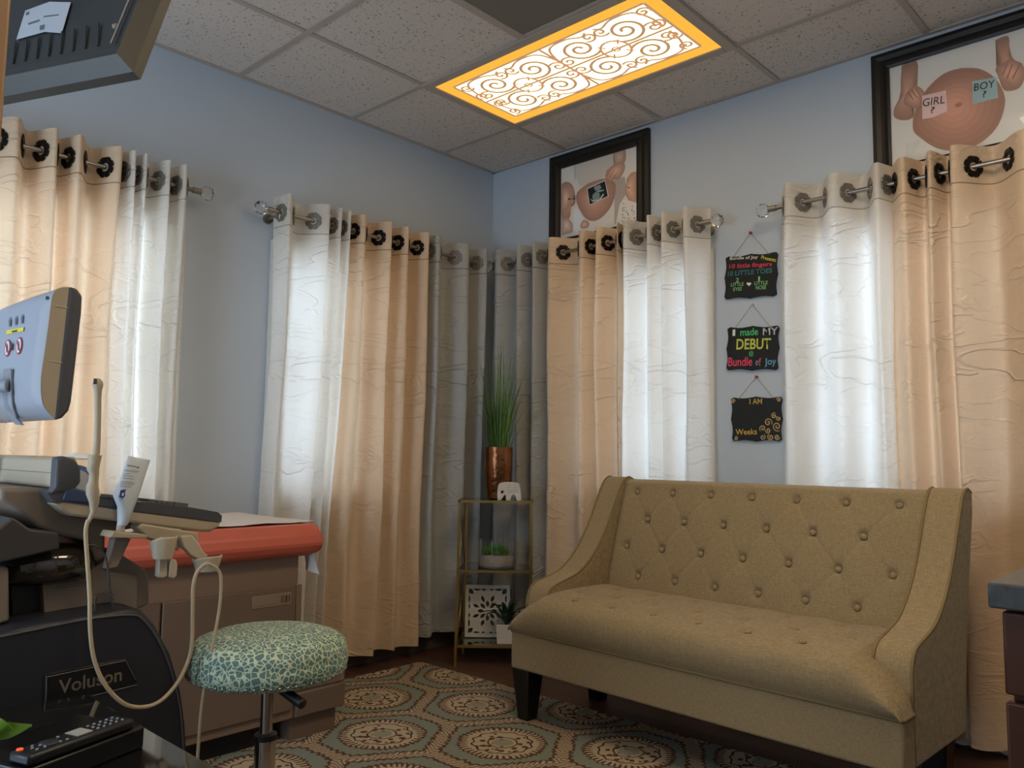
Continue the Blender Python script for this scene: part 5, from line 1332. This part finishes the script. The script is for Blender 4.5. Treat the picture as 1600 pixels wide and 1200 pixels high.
rem = thing('remote_control', 'long black remote control with an orange power button in the near left corner', 'remote control', ra-Vector((0, 0, .017)))
mb = obox(ra, .178, .044, .583, .5995, None, ''); mb.build('body', mat('remote_black', '#15161a', .4), rem, bevel=.005)
def rp(a, b, z=.6): return ra+rd*a+rs*b+Vector((0, 0, z-.6))
def btns(spots, name, mt, r=.0026):
    for a, b in spots: mb = MB(); mb.lathe([(r, -.001), (r, .0012), (r*.7, .0018), (.0002, .0018)], rp(a, b), 10); mb.build(name, mt, rem, smooth=True)
btns([(.010, .034)], 'power_button', mat('orange_button', '#e0552c', .4, emit='#e0552c', es=.35), .0046)
btns([(.020, .012), (.020, .022), (.026, .030), (.032, .012), (.032, .022), (.055, .010), (.066, .010), (.066, .030)]+[(.118+.011*i, .010+.011*j) for i in range(5) for j in range(3)], 'button', mat('grey_button', '#8c9096', .5), .0021)
mb = MB(); mb.lathe([(.013, -.001), (.013, .001), (.009, .002), (.0002, .0022)], rp(.046, .022), 20); mb.build('navigation_ring', mat('ring_dark', '#2a3038', .35), rem, smooth=True)
mb = MB(); p = [rp(.082, .008, .5996), rp(.108, .008, .5996), rp(.108, .036, .5996), rp(.082, .036, .5996)]; mb.prism(p, (0, 0, .0012)); mb.build('white_label', mat('remote_label', '#9a9c98', .6), rem)
# one leaf of a potted plant reaching in from the left
lf = thing('leaf_plant', 'bright green pointed leaf reaching in at the lower left edge', 'plant', (1.80, -3.06, .55))
mb = MB(); mb.lathe([(.04, 0), (.055, .07), (.05, .07), (.037, .01), (.001, .01)], (1.80, -3.06, .55), 24); mb.build('pot', CER, lf, smooth=True, angle=.8)
LGR = mat('leaf_green', '#7aa838', .4)
t0 = CAM+ray(-30, 1150)*.98; t1 = CAM+ray(50, 1133)*.98; bse = Vector((1.80, -3.06, .62))
mb = MB(); P_ = catmull([bse, bse+Vector((.02, .01, .05)), t0+Vector((0, 0, .01)), t0.lerp(t1, .5), t1], 8); rows = []
for i, p_ in enumerate(P_):
    t = i/(len(P_)-1); w_ = .024*math.sin(PI*min(1, t*.95+.05))**.8*(1-t)**.35+.0008
    dr = (P_[min(i+1, len(P_)-1)]-P_[max(i-1, 0)]).normalized(); sd = dr.cross(CF).normalized()
    sd = (sd+Vector((.5, .3, 0))*.5).normalized(); rows.append([p_-sd*w_, p_-Vector((0, 0, .002)), p_+sd*w_])
mb.grid(rows); mb.build('leaf', LGR, lf, smooth=True)
for a in (2.2, 3.6, 4.6):
    mb = MB(); rows = []
    for i in range(10):
        t = i/9; p_ = bse+Vector((math.cos(a)*.12*t, math.sin(a)*.12*t, .16*t-.10*t*t)); w_ = .018*math.sin(PI*(t*.95+.03)); sd = Vector((-math.sin(a), math.cos(a), 0)); rows.append([p_-sd*w_, p_+sd*w_])
    mb.grid(rows); mb.build('leaf', LGR, lf, smooth=True)

# ------------------------------------------------------------------ counter unit at the right edge
STONE = mat('grey_stone', '#46484a', .35, var=(60, 60, 60, .3)); MAH = mat('mahogany', '#43210f', .4, var=(10, 10, 1.2, .35))
ct = on(1542, 909, 'y', -2.11)
mb = MB(); mb.box(ct.x, XR-.001, -2.11, -1.48, .833, .866)
tag(mb.build('countertop', STONE, bevel=.003, origin=(3.5, -1.8, .833)), 'grey stone countertop slab at the right edge', 'countertop')
cb = thing('base_cabinet', 'dark mahogany base cabinet under the grey countertop at right', 'cabinet', (3.5, -1.8, 0))
x0 = ct.x+.012
mb = MB(); mb.box(x0+.006, XR-.001, -2.072, -1.5, .09, .833); mb.build('body', MAH, cb)
mb = MB(); mb.box(x0+.02, XR-.001, -2.02, -1.52, 0, .09); mb.build('plinth', DKW, cb)
for j in range(2):
    xa = x0+j*.47; xb = xa+.46
    for (za, zb) in ((.722, .828), (.42, .713), (.10, .411)):
        mb = MB(); mb.box(xa, xb, -2.093, -2.073, za, zb); dr_ = mb.build('drawer_front', MAH, cb, bevel=.003)
        mb = MB(); zz = (za+zb)/2; xm = (xa+xb)/2; mb.tube([(xm-.05, -2.093, zz), (xm-.05, -2.118, zz), (xm+.05, -2.118, zz), (xm+.05, -2.093, zz)], .005, 8); mb.build('handle', NICK, dr_, smooth=True, angle=.8)
